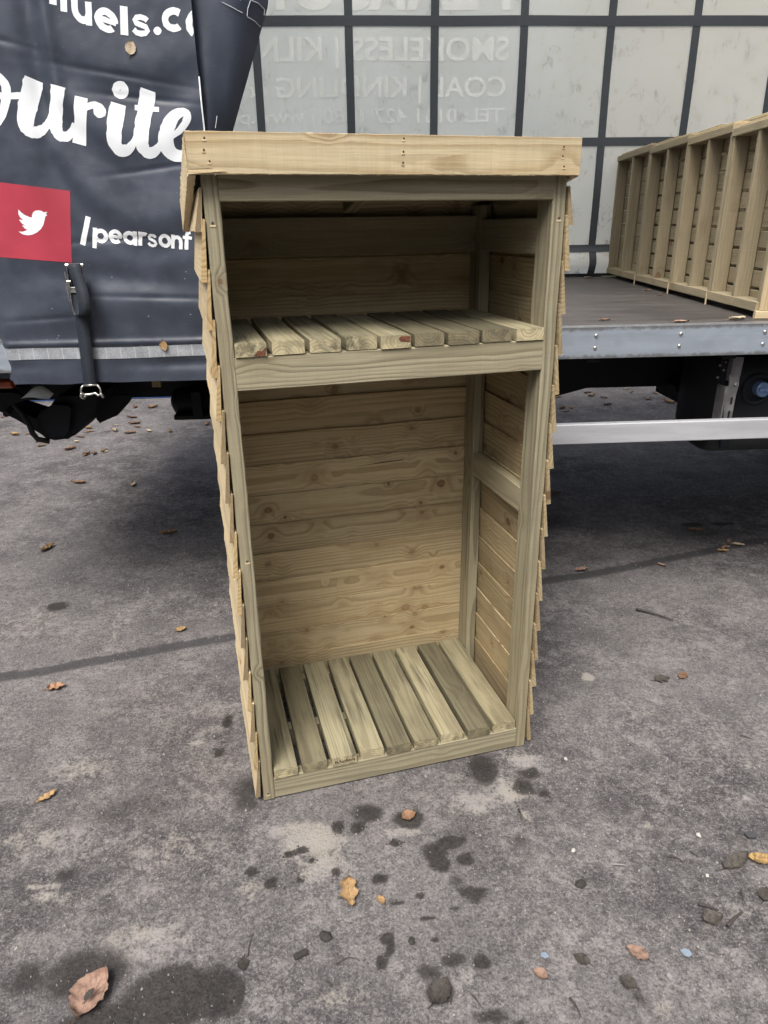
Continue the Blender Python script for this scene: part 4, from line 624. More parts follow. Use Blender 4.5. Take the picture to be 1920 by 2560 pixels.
def shtfn(u, v):
    x = -1.16 + .1 * u; s_ = math.sin(math.pi * min(1, max(0, u)))
    zb = .981 + .004 * math.sin(u * 5); zt = .985 + .030 * s_
    z = zb + (zt - zb) * v
    return (x, 2.56 + .05 * v + .004 * math.sin(v * 22), z + .012)
tp('plastic_sheet', WHITEP, lambda g: g.grid(shtfn, 16, 8), smooth=True, recalc=False)
tp('marker_lamp', AMBER, lambda g: g.board((-1.36, 2.53, 1.036), X, Y, Z, .19, .04, .03, ch=.008))
tp('number_plate_light', plain('dull brass', (.25, .19, .1), .5, .4), lambda g: g.box((-.79, 2.93, .945), (-.755, 2.96, .975)))
# bracket, tank and cap on the right
def slotplate(g):
    g.prism(DATA['bracket'], (1, 0, 0), (0, 0, 1), (0, 1, 0), (0, 2.5, 0), .006)
    g.box((1.407, 2.5005, .83), (1.413, 2.56, .98)); g.box((1.4185, 2.5005, 1.0), (1.4245, 2.56, 1.088))
br_ = tp('guard_bracket', DULLST, slotplate)
for x, z in DATA['slots'][:2]:
    tp('slot', BLACKM, lambda g: g.board((x - .003, 2.4985, z - .013), Z, X, Y, .027, .0075, .001, ch=.0003), br_)
tp('bolt', STEEL, lambda g: g.tube([(1.4385, 2.4995, .992), (1.4385, 2.4935, .992)], .0055, 8), br_)
bp = tp('guard_bracket', BLACKM, PXZ(DATA['bracketplate'], 2.53, .006))
for x, z in ((1.386, 1.055), (1.407, 1.066), (1.385, 1.011), (1.404, 1.037)): tp('bolt', DULLST, lambda g: g.tube([(x, 2.5295, z), (x, 2.525, z)], .0045, 7), bp)
def tank(g):
    a, b, c, d = 2.64, 2.97, .665, 1.075; r_ = .085; prof = []
    for cx, cz, t0 in ((b - r_, d - r_, 0), (a + r_, d - r_, 90), (a + r_, c + r_, 180), (b - r_, c + r_, 270)):
        for k in range(7):
            th = R(t0 + 15 * k); prof.append((cx + r_ * math.cos(th), cz + r_ * math.sin(th)))
    n = len(prof); cy, cz = (a + b) / 2, (c + d) / 2; vs = []
    xs = [(1.455, .90), (1.462, .95), (1.48, .985), (1.51, 1.0), (2.25, 1.0), (2.28, .985), (2.30, .93)]
    for x, s_ in xs: vs += [(x, cy + (p - cy) * s_, cz + (q_ - cz) * s_) for p, q_ in prof]
    fs = [(j * n + i, j * n + (i + 1) % n, (j + 1) * n + (i + 1) % n, (j + 1) * n + i) for j in range(len(xs) - 1) for i in range(n)]
    fs += [tuple(range(n)), tuple((len(xs) - 1) * n + i for i in range(n - 1, -1, -1))]
    g.add(vs, fs)
tk = tp('fuel_tank', PLASTIC, tank, smooth=True)
def ring(g):
    cx, cz = 1.612, .937; vs = []; nn = 32
    for r_, y in ((.064, 2.645), (.062, 2.632), (.054, 2.626), (.047, 2.632), (.044, 2.642)): vs += [(cx + r_ * math.cos(6.2832 * k / nn), y, cz + r_ * math.sin(6.2832 * k / nn)) for k in range(nn)]
    g.add(vs, [(j * nn + k, j * nn + (k + 1) % nn, (j + 1) * nn + (k + 1) % nn, (j + 1) * nn + k) for j in range(4) for k in range(nn)])
tp('filler_ring', PLASTIC, ring, tk, smooth=True)
cp = tp('filler_cap', CAPB, lambda g: g.tube([(1.622, 2.64, .94), (1.622, 2.608, .94), (1.622, 2.604, .94)], [.029, .029, .024], 24), tk, smooth=False)
tp('handle', CAPB, lambda g: (g.box((1.60, 2.597, .933), (1.665, 2.6045, .949)),), cp)
tp('tank_strap', BLACKM, lambda g: g.box((1.50, 2.632, .70), (1.535, 2.6385, 1.06)))
tp('chassis_clip', BLACKM, PXZ(DATA['clip'], 3.1, .09))
tp('mudguard', RUBBER, lambda g: g.box((1.60, 3.05, .74), (1.66, 3.5, .86)))
# headboard, posts and roof around the load space
tp('shade_box', BLACKM, lambda g: g.box((-1.55, 4.30, .61), (-.35, 4.82, 1.08), ch=.02)); tp('shade_box', BLACKM, lambda g: g.box((-.2, 4.35, .61), (.75, 4.82, 1.08), ch=.02))  # boxes added under the far side to darken the ground beneath the deck
tp('headboard', ROOFW, lambda g: g.box((S1 - .04, NEAR + .03, 1.2165), (S1, FAR - .03, 3.75)))
tp('rear_door', ROOFW, lambda g: g.box((S0, NEAR + .03, 1.2165), (S0 + .04, FAR - .03, 3.75)))
for x in (S0 + .045, S1 - .11):
    tp('corner_post', DULLST, lambda g: g.box((x, NEAR + .06, 1.2165), (x + .06, NEAR + .12, 3.70)))
tp('roof', GRP, lambda g: g.grid(lambda u, v: (S0 + (S1 - S0) * u, NEAR - .02 + (FAR - NEAR + .04) * v, 3.77 + .06 * math.sin(math.pi * v)), 8, 12), recalc=False)
tp('roof_rail', DULLST, lambda g: g.box((S0, NEAR + .03, 3.60), (S1, NEAR + .09, 3.748)))
tp('roof_rail', DULLST, lambda g: g.box((S0, FAR - .05, 3.60), (S1, FAR - .0, 3.748)))
def tyre(g, x, y):
    vs = []; nn = 40
    for r_, dy in ((.30, 0), (.44, 0), (.485, .03), (.485, .24), (.44, .27), (.30, .27)): vs += [(x + r_ * math.cos(6.2832 * k / nn), y + dy, .485 + r_ * math.sin(6.2832 * k / nn)) for k in range(nn)]
    g.add(vs, [(j * nn + k, j * nn + (k + 1) % nn, (j + 1) * nn + (k + 1) % nn, (j + 1) * nn + k) for j in range(5) for k in range(nn)] + [tuple(range(nn)), tuple(5 * nn + k for k in range(nn))])
for x in (3.4,):
    for y in (NEAR + .06, FAR - .35): tp('wheel', RUBBER, lambda g: tyre(g, x, y), smooth=False)

# far curtain
def fard(x, z):
    b = .010 * math.sin(x * 6.1 + .6) * math.sin((z - 1.39) * 4.6) + .006 * noise.noise((x * 2.2, z * 2.2, 3))
    if z < 1.40: q_ = (1.40 - z) / .18; b -= .055 * math.sin(min(1, q_) * math.pi * .9)
    return FAR - b * -1 if False else FAR + b
def farsurf(dy):
    def f(x, z): return (x, fard(x, z) - dy, z)
    return f
def farpatch(g, x0, x1, z0, z1, nu, nv, dy=0.):
    f = farsurf(dy); g.grid(lambda u, v: f(x0 + (x1 - x0) * u, z0 + (z1 - z0) * v), nu, nv)
FC = tp('far_curtain', CURT, lambda g: farpatch(g, S0 + .05, S1 - .05, 1.2175, 3.62, 260, 110), smooth=True, recalc=False)
vx = [-1.49, -.968, -.446, .099, .606, 1.135, 1.663, 2.179, 2.70, 3.22, 3.74, 4.26, 4.78]
for x in vx: tp('curtain_strap', STRAPM, lambda g: farpatch(g, x - .024, x + .024, 1.222, 3.6, 3, 110, .004), FC, smooth=True, recalc=False)
for z, h_ in ((2.655, .027), (2.017, .0245), (1.392, .0225), (3.29, .027)): tp('curtain_strap', STRAPM, lambda g: farpatch(g, S0 + .06, S1 - .06, z - h_, z + h_, 260, 3, .0055), FC, smooth=True, recalc=False)
tp('curtain_strap', STRAPM, lambda g: farpatch(g, S0 + .06, S1 - .06, 1.2178, 1.236, 260, 2, .006), FC, smooth=True, recalc=False)
# print on the outer face showing through, so it reads backwards from in here
def glyphs(txt, size, off):
    cu = bpy.data.curves.new('t', 'FONT'); cu.body = txt; cu.size = size; cu.offset = off; cu.fill_mode = 'FRONT'; cu.resolution_u = 5
    o = bpy.data.objects.new('t', cu); COL.objects.link(o)
    dg = bpy.context.evaluated_depsgraph_get(); me = bpy.data.meshes.new_from_object(o.evaluated_get(dg))
    vs = [v.co.copy() for v in me.vertices]; fs = [tuple(p.vertices) for p in me.polygons]
    bpy.data.objects.remove(o); bpy.data.curves.remove(cu); bpy.data.meshes.remove(me)
    return vs, fs
def fartext(txt, xr, xl, zb, zt, off=.02, dy=.0022, lsp=1.0):
    vs, fs = glyphs(txt, 1., off)
    lo = min(v.x for v in vs); hi = max(v.x for v in vs)
    cv, _ = glyphs('H', 1., off); h0 = min(v.y for v in cv); h1 = max(v.y for v in cv)
    sx = (xr - xl) / (hi - lo); sy = (zt - zb) / (h1 - h0)
    f = farsurf(dy); P_ = [f(xr - (v.x - lo) * sx, zb + (v.y - h0) * sy) for v in vs]
    par = list(range(len(vs)))
    def find(i):
        while par[i] != i: par[i] = par[par[i]]; i = par[i]
        return i
    for f_ in fs:
        for i in f_[1:]: par[find(i)] = find(f_[0])
    isl = {}
    for i in range(len(vs)): isl.setdefault(find(i), []).append(i)
    runs = sorted((min(vs[i].x for i in m_), max(vs[i].x for i in m_), k_) for k_, m_ in isl.items()); words_, end = [], -9
    for a_, b_, k_ in runs:
        if a_ - end > .16 or not words_: words_.append(set())
        words_[-1].add(k_); end = max(end, b_)
    for ws_ in words_:
        tp('printed_lettering', CLET, lambda g: g.add([P_[i] for i in range(len(vs)) if find(i) in ws_], [tuple(rm[i] for i in f_) for f_ in fs if find(f_[0]) in ws_]), FC, recalc=False) if (rm := {i: n_ for n_, i in enumerate(j for j in range(len(vs)) if find(j) in ws_)}) else None
fartext('SMOKELESS | KILN DRIED', 1.05, -1.03, 2.455, 2.575)
fartext('COAL | KINDLING & ASH', 1.043, -.86, 2.267, 2.374)
fartext('TEL: 0161 427 1280 | www.pearsonfuels.co', 1.036, -1.36, 2.129, 2.208)
fartext('PEARSON FUELS', 1.05, -1.6, 2.708, 3.02)

# near curtain: bunched at the left, with drape folds
CL, CR = -1.135, -.392
def gs_(x, a, s): return math.exp(-((x - a) / s) ** 2)
def neard(s, z):
    d = NEAR - .012
    hi = 1 / (1 + math.exp(-(z - 1.62) / .06))
    # vertical tuck on the left, softer folds to the right
    d += .016 * gs_(s, -.852, .030) * hi * (1 / (1 + math.exp(-(z - 1.78) / .05)))
    d -= .010 * gs_(s, -.80, .02) * hi * (1 / (1 + math.exp(-(z - 1.85) / .05)))
    d -= .010 * gs_(s, -.95, .07) * hi
    # swag folds hanging between the tuck and the right edge
    cx = (s + .60) / .21
    for zc, amp, k in ((1.99, .005, .10), (1.80, .006, .20), (1.57, .008, .24)):
        line_ = zc + k * cx * cx * .6 - .02 * cx
        d -= amp * gs_(z, line_, .055) * max(0., 1 - abs(cx) ** 3 * .35) * (1 if abs(cx) < 1.4 else 0)
        d += amp * .8 * gs_(z, line_ - .08, .05) * max(0., 1 - abs(cx) ** 3 * .35) * (1 if abs(cx) < 1.4 else 0)
    # creases above the hem
    d -= .006 * gs_(z, 1.205, .010); d += .007 * gs_(z, 1.13, .018) * (.5 + .5 * math.sin(s * 9)); d -= .007 * gs_(z, 1.30 + .03 * math.sin(s * 7), .05)
    d += .008 * gs_(z, 1.40 + .02 * math.sin(s * 5), .035) * (.6 + .4 * math.sin(s * 8 + 1))
    d += .003 * noise.noise((s * 9, z * 6, 2)) + .0009 * noise.noise((s * 30, z * 24, 5))
    for zc, k, s0, ws in ((1.965, -.16, -.62, .16), (1.905, -.10, -.55, .13), (2.06, -.22, -.98, .10), (1.72, .12, -.55, .12), (1.52, .05, -.70, .15), (1.345, -.04, -.6, .2), (1.285, .05, -.95, .12)):
        d += .0032 * gs_(z, zc + k * (s - s0), .008) * gs_(s, s0, ws)
    if s < CL + .05: q_ = (CL + .05 - s) / .05; d += .05 * q_ * q_
    return d
def nearp(s, z, off=0.):
    e = .004
    n_ = Vector((neard(s + e, z) - neard(s - e, z), -2 * e, neard(s, z + e) - neard(s, z - e))); n_.normalize()
    return Vector((s, neard(s, z), z)) + n_ * off
def hem(s): return 1.074 + .006 * noise.noise((s * 8, 0, 1)) + (.012 if s < CL + .03 else 0)
NC = tp('near_curtain', PVC, lambda g: g.grid(lambda u, v: nearp(CL + (CR - CL) * u, hem(CL + (CR - CL) * u) * (1 - v) + 3.6 * v), 150, 620), smooth=True, recalc=False)
tp('curtain_flap', PVC, lambda g: g.grid(lambda u, v: (S0 + (CL + .03 - S0) * u, NEAR + .06 + .02 * math.sin(u * 11) + .006 * math.sin(v * 9), 1.085 + 2.5 * v), 40, 40), smooth=True, recalc=False)
tp('curtain_edge', LETTER, lambda g: g.grid(lambda u, v: nearp(CR - .001 + .004 * u, 1.74 + .22 * v, .001) - Vector((0, 0.0, 0)), 1, 40), NC, recalc=False)
def ribbon(g, pts, off, clip=None):
    P = [(s, z, w_) for s, z, w_ in pts]
    # resample
    Q = [P[0]]
    for a, b in zip(P, P[1:]):
        n_ = max(1, int(math.hypot(b[0] - a[0], b[1] - a[1]) / .008))
        for k in range(1, n_ + 1): Q.append(tuple(a[j] + (b[j] - a[j]) * k / n_ for j in range(3)))
    vs = []; M = 6
    closed = math.hypot(P[0][0] - P[-1][0], P[0][1] - P[-1][1]) < 1e-3
    for i, (s, z, w_) in enumerate(Q):
        a = Q[i - 1] if i else (Q[-2] if closed else Q[0]); b = Q[i + 1] if i < len(Q) - 1 else (Q[1] if closed else Q[-1])
        tx, tz = b[0] - a[0], b[1] - a[1]; L_ = math.hypot(tx, tz) or 1
        nx, nz = -tz / L_, tx / L_
        for k in range(M + 1):
            f = (k / M - .5) * w_
            ss, zz = s + nx * f, z + nz * f
            if clip: ss = min(ss, clip)
            vs.append(nearp(ss, zz, off))
    fs = [(i * (M + 1) + k, i * (M + 1) + k + 1, (i + 1) * (M + 1) + k + 1, (i + 1) * (M + 1) + k) for i in range(len(Q) - 1) for k in range(M)]
    g.add(vs, fs)
LETTERS = {'website': (2, 1, 2, 2, 1, 1, 1, 1, 1), 'slogan': (2, 2, 3, 2, 2, 1), 'handle': (1, 2, 2, 2, 2, 1, 1, 2, 2)}
for key in ('website', 'slogan', 'handle'):
    i = 0
    for cnt in LETTERS[key]:
        def letter(g):
            for q_ in range(cnt): ribbon(g, DATA[key][i + q_], .0007 + .00006 * (i + q_), CR - .001)
        tp('printed_letter', LETTER, letter, NC, recalc=False, smooth=True); i += cnt
def fillpoly(g, poly, off, step=.02):
    bm = bmesh.new(); vs = [bm.verts.new((a, b, 0)) for a, b in poly]; bm.faces.new(vs)
    bmesh.ops.triangulate(bm, faces=bm.faces)
    for _ in range(3):
        es = [e for e in bm.edges if e.calc_length() > step]
        if es: bmesh.ops.subdivide_edges(bm, edges=es, cuts=1); bmesh.ops.triangulate(bm, faces=bm.faces)
    bm.verts.index_update()
    g.add([nearp(v.co.x, v.co.y, off) for v in bm.verts], [tuple(v.index for v in f.verts) for f in bm.faces]); bm.free()
RP = tp('red_panel', RED, lambda g: fillpoly(g, DATA['red'], .0007), NC, recalc=False, smooth=True)
tp('bird_emblem', LETTER, lambda g: fillpoly(g, DATA['bird'], .0013, .012), RP, recalc=False, smooth=True)
tp('reflective_band', BAND, lambda g: g.grid(lambda u, v: nearp(CL + .001 + (CR - CL - .002) * u, 1.1545 + .0375 * v + .002 * math.sin(u * 9), .0016), 120, 4, lambda u, v: ((CR - CL) * u, .0375 * v, 0)), NC, recalc=False, smooth=True)
# right hand flap folded behind, tapering downwards
def flapfn(u, v):
    z = 1.62 + (3.6 - 1.62) * v
    xr = -.405 + (z - 1.62) * (.2195 / .54) if z < 2.16 else -.186 + (z - 2.16) * .12
    xl = -.402
    x = xl + (xr - xl) * u
    y = NEAR + .03 + .05 * math.sin(u * math.pi * 1.1) * -.6 + .055 * u + .006 * math.sin(u * 9 + z * 5) + .004 * noise.noise((x * 12, z * 7, 8))
    return (x, y, z)
FL = tp('curtain_flap', PVC, lambda g: g.grid(flapfn, 40, 160), smooth=True, recalc=False)
def cracks(g):
    for L_ in DATA['cracks']:
        ps = []
        for (x, z) in L_:
            vv = (z - 1.62) / (3.6 - 1.62); xr = -.405 + (z - 1.62) * (.2195 / .54) if z < 2.16 else -.186 + (z - 2.16) * .12
            uu = min(.99, (x + .402) / (xr + .402)); p = Vector(flapfn(uu, vv)); ps.append(p + Vector((0, -.003, 0)))
        g.tube(ps, .0009, 4)
tp('worn_crease', LETTER, cracks, FL)
# buckle strap
def web(g, pts, wd, th=.0018):
    pts = [Vector(p) for p in pts]; vs = []; n = len(pts)
    for i, p in enumerate(pts):
        t_ = (pts[min(i + 1, n - 1)] - pts[max(i - 1, 0)]).normalized(); nn = Vector((1, 0, 0)).cross(t_).normalized() * th
        h = Vector((wd / 2, 0, 0)); vs += [p - h - nn, p + h - nn, p + h + nn, p - h + nn]
    fs = [(i * 4 + k, i * 4 + (k + 1) % 4, (i + 1) * 4 + (k + 1) % 4, (i + 1) * 4 + k) for i in range(n - 1) for k in range(4)] + [(0, 1, 2, 3), (n * 4 - 1, n * 4 - 2, n * 4 - 3, n * 4 - 4)]
    g.add(vs, fs)

def smooth(P, n=6):
    P = [Vector(p) for p in P]; Q = [P[0]] + P + [P[-1]]; o = []
    for i in range(1, len(Q) - 2):
        for j in range(n):
            t = j / n; o.append(.5 * (2 * Q[i] + (Q[i + 1] - Q[i - 1]) * t + (2 * Q[i - 1] - 5 * Q[i] + 4 * Q[i + 1] - Q[i + 2]) * t * t + (3 * Q[i] - Q[i - 1] - 3 * Q[i + 1] + Q[i + 2]) * t ** 3))
    return o + [P[-1]]
bx, by = -.826, 2.380
ST = tp('tension_strap', WEB, lambda g: web(g, smooth([(-.832, by + .008, 1.44), (-.834, by + .008, 1.36), (-.836, by + .004, 1.29), (-.838, by + .004, 1.23), (-.840, by + .002, 1.17), (-.843, by + .002, 1.12), (-.846, by + .005, 1.068)]), .040), smooth=True)
tp('strap_loop', WEB, lambda g: web(g, smooth([(bx + .004, by - .002, 1.444), (bx + .003, by - .012, 1.452), (bx + .004, by - .022, 1.448), (bx + .008, by - .028, 1.425), (bx + .016, by - .034, 1.395), (bx + .022, by - .042, 1.365), (bx + .023, by - .046, 1.335), (bx + .020, by - .042, 1.312), (bx + .010, by - .030, 1.301), (bx - .002, by - .017, 1.306), (bx - .008, by - .008, 1.33), (bx - .009, by - .004, 1.36), (bx - .008, by - .002, 1.385)]), .037), ST, smooth=True)
def buck(g):
    for dx in (-.025, .022):
        g.board((bx + dx - .004, by - .012, 1.308), Z + X * .03, X, Y, .146, .0022, .014, ch=.0005); g.tube([(bx + dx - .006, by - .006, 1.40), (bx + dx + .004, by - .006, 1.40)], .005, 8)
    g.tube([(bx - .026, by - .010, 1.449), (bx + .028, by - .010, 1.449)], .0055, 10)
    g.box((bx - .026, by - .010, 1.366), (bx + .018, by - .006, 1.384)); g.box((bx - .028, by - .010, 1.300), (bx + .010, by - .006, 1.322))
    g.tube([(bx - .034, by - .004, 1.43), (bx - .037, by - .004, 1.38), (bx - .035, by - .004, 1.34)], .002, 6)
tp('buckle', STEEL, buck, ST)
def hook(g):
    hx = -.846; c0 = by + .005
    g.tube(smooth([(hx - .022, c0, 1.070), (hx - .029, c0 - .004, 1.062), (hx - .030, c0 - .006, 1.048), (hx - .020, c0 - .004, 1.040), (hx, c0 - .003, 1.041), (hx + .014, c0 - .004, 1.044), (hx + .023, c0 - .006, 1.037), (hx + .032, c0 - .006, 1.043), (hx + .032, c0 - .004, 1.058), (hx + .023, c0, 1.071)], 3), .0036, 8)
    g.tube(smooth([(hx - .030, c0 - .006, 1.046), (hx - .035, c0 - .002, 1.034), (hx - .031, c0 + .008, 1.026), (hx - .026, c0 + .018, 1.032)], 3), .0046, 8)
    g.tube(smooth([(hx + .031, c0 - .006, 1.043), (hx + .035, c0 - .002, 1.034), (hx + .033, c0 + .008, 1.028), (hx + .028, c0 + .018, 1.034)], 3), .0046, 8)
    g.tube([(hx - .022, c0, 1.070), (hx + .023, c0, 1.071)], .0034, 8)
tp('strap_hook', STEEL, hook, ST, smooth=True)

# ------------------------------------------------------------------ slatted frames standing on the deck
fr_lab = ['slatted wooden frame standing against the far curtain, smallest looking of the row', 'slatted wooden frame second from the far curtain on the truck deck',
          'slatted wooden frame with a knotty stud, second from the open side of the deck', 'slatted wooden frame nearest the open side, with a broad pale end board']
def frame(p0, p1, h, idx, last=False):
    d = Vector((p1[0] - p0[0], p1[1] - p0[1], 0)); L_ = d.length
    o = empty('slatted_frame', (p0[0], p0[1], 1.2165), math.atan2(d.y, d.x))
    tag(o, fr_lab[idx], 'wooden frame', 'slatted wooden frames on the truck deck')
    # local: x along the frame (away), y to the left of it (front face, towards the open deck), z up
    D_ = .062; zb = .022; rt = .034
    tm = [.92, .97, 1.06, 1.1][idx % 4]  # frames nearer the open side tinted lighter to stand for the light there
    def P_(name, mat, *a, **k):
        g = Geo(); g.board(*a, **k); return g.build(name, mat, o)
    P_('bottom_rail', GREYW, (0, -D_, zb), X, Y, Z, L_ - .004, D_ + .004, rt, seg=8, rough=.0008, tint=tm)
    P_('top_rail', GREYW, (0, -D_, h - .03), X, Y, Z, L_ - .004, D_ + .004, .03, seg=8, rough=.0008, tint=tm)
    P_('top_board', FRESH, (.02, -D_ - .01, h + .0005), X, Y, Z, L_ - .06, D_, .010, tint=.9)
    for f in (0., .5, 1.):
        P_('stud', GREYW, (f * (L_ - .026), -D_ + .002, zb + rt + .0005), Z, Y, X, h - .03 - zb - rt - .001, D_ - .003, .024, seg=16, rough=.0008, tint=tm * rnd.uniform(.85, 1.05))
    g = Geo(); n = 9; ph = (h - .03) / n
    for k in range(n): g.board((.001, -D_ - .014, zb + k * ph + (.03 if idx > 3 and k < n - 1 else 0)), X, Z, Y, L_ - .006, ph - (.011 if idx else .002), .013, seg=6, rough=.0008, tint=tm * rnd.uniform(.75, 1.0))
    g.build('slat_panel', GREYW, o)
    P_('foot', FRESH, (.002, .001, -.0005), Z, X, Y, .05, .010, .006, tint=.9)
    if last: P_('end_board', FRESH, (-.0135, -.17, .03), Z, Y, X, h - .02, .17, .012, seg=20, rough=.001, tint=.92); P_('end_rail', FRESH, (-.02, -.22, .0), Y, Z, X, .235, .028, .018, tint=1.0)
pts_ = [(1.772, 4.842), (1.693, 4.150), (1.626, 3.556), (1.570, 3.050), (1.516, 2.566)]
hs = [.715, .700, .686, .668]
for i in range(4): frame(pts_[i + 1], pts_[i], hs[i], i, i == 3)
fr_lab += ['rear slatted frame leaning behind the one by the far curtain', 'rear slatted frame behind the second one from the far curtain', 'rear slatted frame behind the one with the knotty stud', 'rear slatted frame behind the one nearest the open side']
nrm = Vector((pts_[0][1] - pts_[4][1], -(pts_[0][0] - pts_[4][0]), 0)).normalized() * .135
for i in range(4): frame((pts_[i + 1][0] + nrm.x, pts_[i + 1][1] + nrm.y + .02), (pts_[i][0] + nrm.x, pts_[i][1] + nrm.y - .012), hs[i] + .034, i + 4)

# ------------------------------------------------------------------ leaves, twigs and litter
def leafgeo(L_, W_, lobes=0, curl=.2, seed=0, tint=1.):
    g = Geo(); nu, nv = 24, 6; rr = random.Random(seed)
    a1, a2, sk = rr.uniform(-1, 1), rr.uniform(-1, 1), rr.uniform(-.25, .25)
    def wprof(t):
        b = math.sin(math.pi * min(1, max(0, t)) ** .85) ** .75
        if lobes: b *= .80 + .20 * math.cos((t - .18) * (lobes + .5) * 6.2832)
        return b
    def fn(u, v):
        vv = v * 2 - 1; w_ = wprof(u) * W_ / 2 * (1 + .22 * noise.noise((u * 9 + seed, vv * 2, 1)) + .16 * noise.noise((u * 26 + seed, vv * 2, 5)))
        x = (u - .5) * L_ + (.10 * L_ * abs(vv) if lobes else 0); y = vv * w_ + sk * L_ * (u - .5) ** 2
        z = curl * W_ * (.55 * vv * vv + a1 * .35 * (u - .5) * vv + a2 * .5 * (u - .5) ** 2 + .18 * noise.noise((u * 4 + seed, vv * 2, 6)))
        return (x, y, z)
    zs = min(fn(i / nu, j / nv)[2] for i in range(nu + 1) for j in range(nv + 1))
    g.grid(lambda u, v: (fn(u, v)[0], fn(u, v)[1], fn(u, v)[2] - zs + .0015), nu, nv, lambda u, v: (u, v * 2 - 1, 0), tint)
    p = Vector(fn(0, .5)) + Vector((0, 0, -zs + .0015))
    g.tube([p, p + Vector((-.12 * L_, .02 * L_, .0)), p + Vector((-.24 * L_, .06 * L_, .0005))], [.0011, .0009, .0007], 5, tint * .6)
    return g
def leaf(pos, L_, W_, mat, label, rz=0., lobes=0, curl=.2, seed=0, z=0., name='fallen_leaf', group='fallen leaves on the yard', rot=None, tint=1., cat='leaf'):
    o = leafgeo(L_, W_, lobes, curl, seed, tint).build(name, LEAFM[mat], smooth=True, recalc=False)
    o.location = (pos[0], pos[1], z); o.rotation_euler = rot or (0, 0, rz); tag(o, label, cat, group); return o
NP = DATA['near']
def nl(k, *a, **kw): return leaf(NP[k][:2], *a, **kw)
nl('curl', .105, .078, 'pink', 'big curled pinkish leaf with a dark hole, on the dark patch at the bottom left', rz=1.25, curl=.42, seed=3)
leaf((NP['curl'][0] + .002, NP['curl'][1] - .012), .03, .016, 'dark', 'small black scrap lying on the big curled pink leaf', rz=1.2, seed=9, z=.02, name='leaf_scrap')
nl('oak', .085, .052, 'tan', 'tan orange oak leaf with lobes, lying in front of the log store', rz=-1.45, lobes=2, curl=.35, seed=5)
nl('frag', .028, .018, 'tan', 'small tan leaf fragment beside the tan orange oak leaf', rz=2.2, curl=.5, seed=6)
nl('red', .044, .036, 'brown', 'brown round leaf on a dark stain just in front of the log store', rz=.4, curl=.3, seed=8)
nl('twigleaf', .052, .032, 'pink', 'toothed pinkish brown leaf with a long stalk at the bottom right', rz=2.45, curl=.25, seed=10, tint=.8)
nl('small', .034, .026, 'pink', 'small pinkish leaf near the pale blue flake at the bottom', rz=2.6, curl=.35, seed=11, tint=.8)
nl('grey', 0.038, 0.028, 'dark', 'dark grey leaf between the blue flake and the toothed leaf', rz=2.5, curl=.15, seed=12)
nl('moss', 0.053, 0.037, 'dark', 'dark mossy round leaf beside a bark strip at the right', rz=.2, curl=.3, seed=13, tint=1.35)
nl('edge', 0.043, 0.034, 'dark', 'dark leaf cut off by the right edge of the picture', rz=.9, curl=.2, seed=14)
nl('darkr', .04, .03, 'dark', 'dark rotten leaf on a stain at the bottom edge', rz=2.4, curl=.15, seed=15)
nl('l11', .06, .05, 'brown', 'torn brown leaf on the bare asphalt left of the log store', rz=.3, lobes=2, curl=.35, seed=16, tint=1.4)
nl('l12', .06, .028, 'tan', 'narrow lobed tan leaf at the left edge of the yard', rz=.8, lobes=3, curl=.4, seed=17, tint=1.05)
nl('l13', .045, .035, 'tan', 'tan leaf beside the tar joint left of the log store', rz=.5, curl=.35, seed=18)
nl('flake', 0.064, 0.047, 'dark', 'large dark brown curled leaf at the bottom centre', rz=.9, curl=.3, seed=19, tint=1.0)
nl('heart', .032, .026, 'dark', 'heart shaped black leaf at the end of a thin stalk', rz=-1.5, curl=.1, seed=20, tint=.7)
for k, (L_, mt, rz, lb) in {'r1': (.05, 'pink', .9, 'pinkish oak leaf topmost in the cluster of four by the tar joint'), 'r2': (.06, 'pale', -.4, 'pale oak leaf rightmost in the cluster of four by the tar joint'),
        'r3': (.055, 'pink', .2, 'pinkish oak leaf in the middle of the cluster of four'), 'r4': (.058, 'tan', -.2, 'tan oak leaf lowest in the cluster of four by the tar joint'),
        'r5': (.075, 'brown', -.2, 'brown oak leaf behind the cluster of four at the right'), 'r6': (.07, 'pink', .2, 'pinkish leaf lying on the tar joint right of the log store'),
        'r7': (.045, 'pink', -.8, 'small pinkish leaf between the log store and the leaf cluster'), 'r8': (.07, 'brown', .1, 'brown leaf in the shade beside the right wall of the log store')}.items():
    nl(k, L_, L_ * .55, mt, lb, rz=rz, lobes=2, curl=.4, seed=hash(k) % 97 + sum(map(ord, k)))
nl('dg', .06, .05, 'dark', 'dark grey flattened leaf on the open asphalt to the right', rz=.2, lobes=2, curl=.12, seed=31, tint=1.2)
nl('dgb', .05, .04, 'brown', 'faint brown pressed leaf beside the dark grey flattened leaf', rz=.7, lobes=2, curl=.08, seed=32, tint=.7)
nl('bark', .095, .038, 'dark', 'strip of curled dark bark at the right edge', rz=.45, curl=.45, seed=33, tint=1.4, name='bark_strip', cat='bark', group='bark strips')
nl('gold', .07, .035, 'gold', 'golden inner bark scrap touching the curled dark bark strip', rz=-.2, curl=.4, seed=34, name='bark_strip', cat='bark', group='bark strips')
rl = random.Random(5)
for i, (x, y) in enumerate(DATA['farleaf'][:]):
    if i % 3 == 2: continue
    L_ = rl.uniform(.05, .105)
    leaf((x, y), L_, L_ * rl.uniform(.4, .62), rl.choice(['tan', 'brown', 'brown', 'pink', 'pale', 'tan']), 'dry fallen leaf among the scatter on the ground under and behind the truck', rz=rl.uniform(0, 6.28), lobes=rl.choice((0, 2, 2, 3)), curl=rl.uniform(.25, .6), seed=100 + i, group='leaves scattered under the truck', tint=rl.uniform(.5, .95))
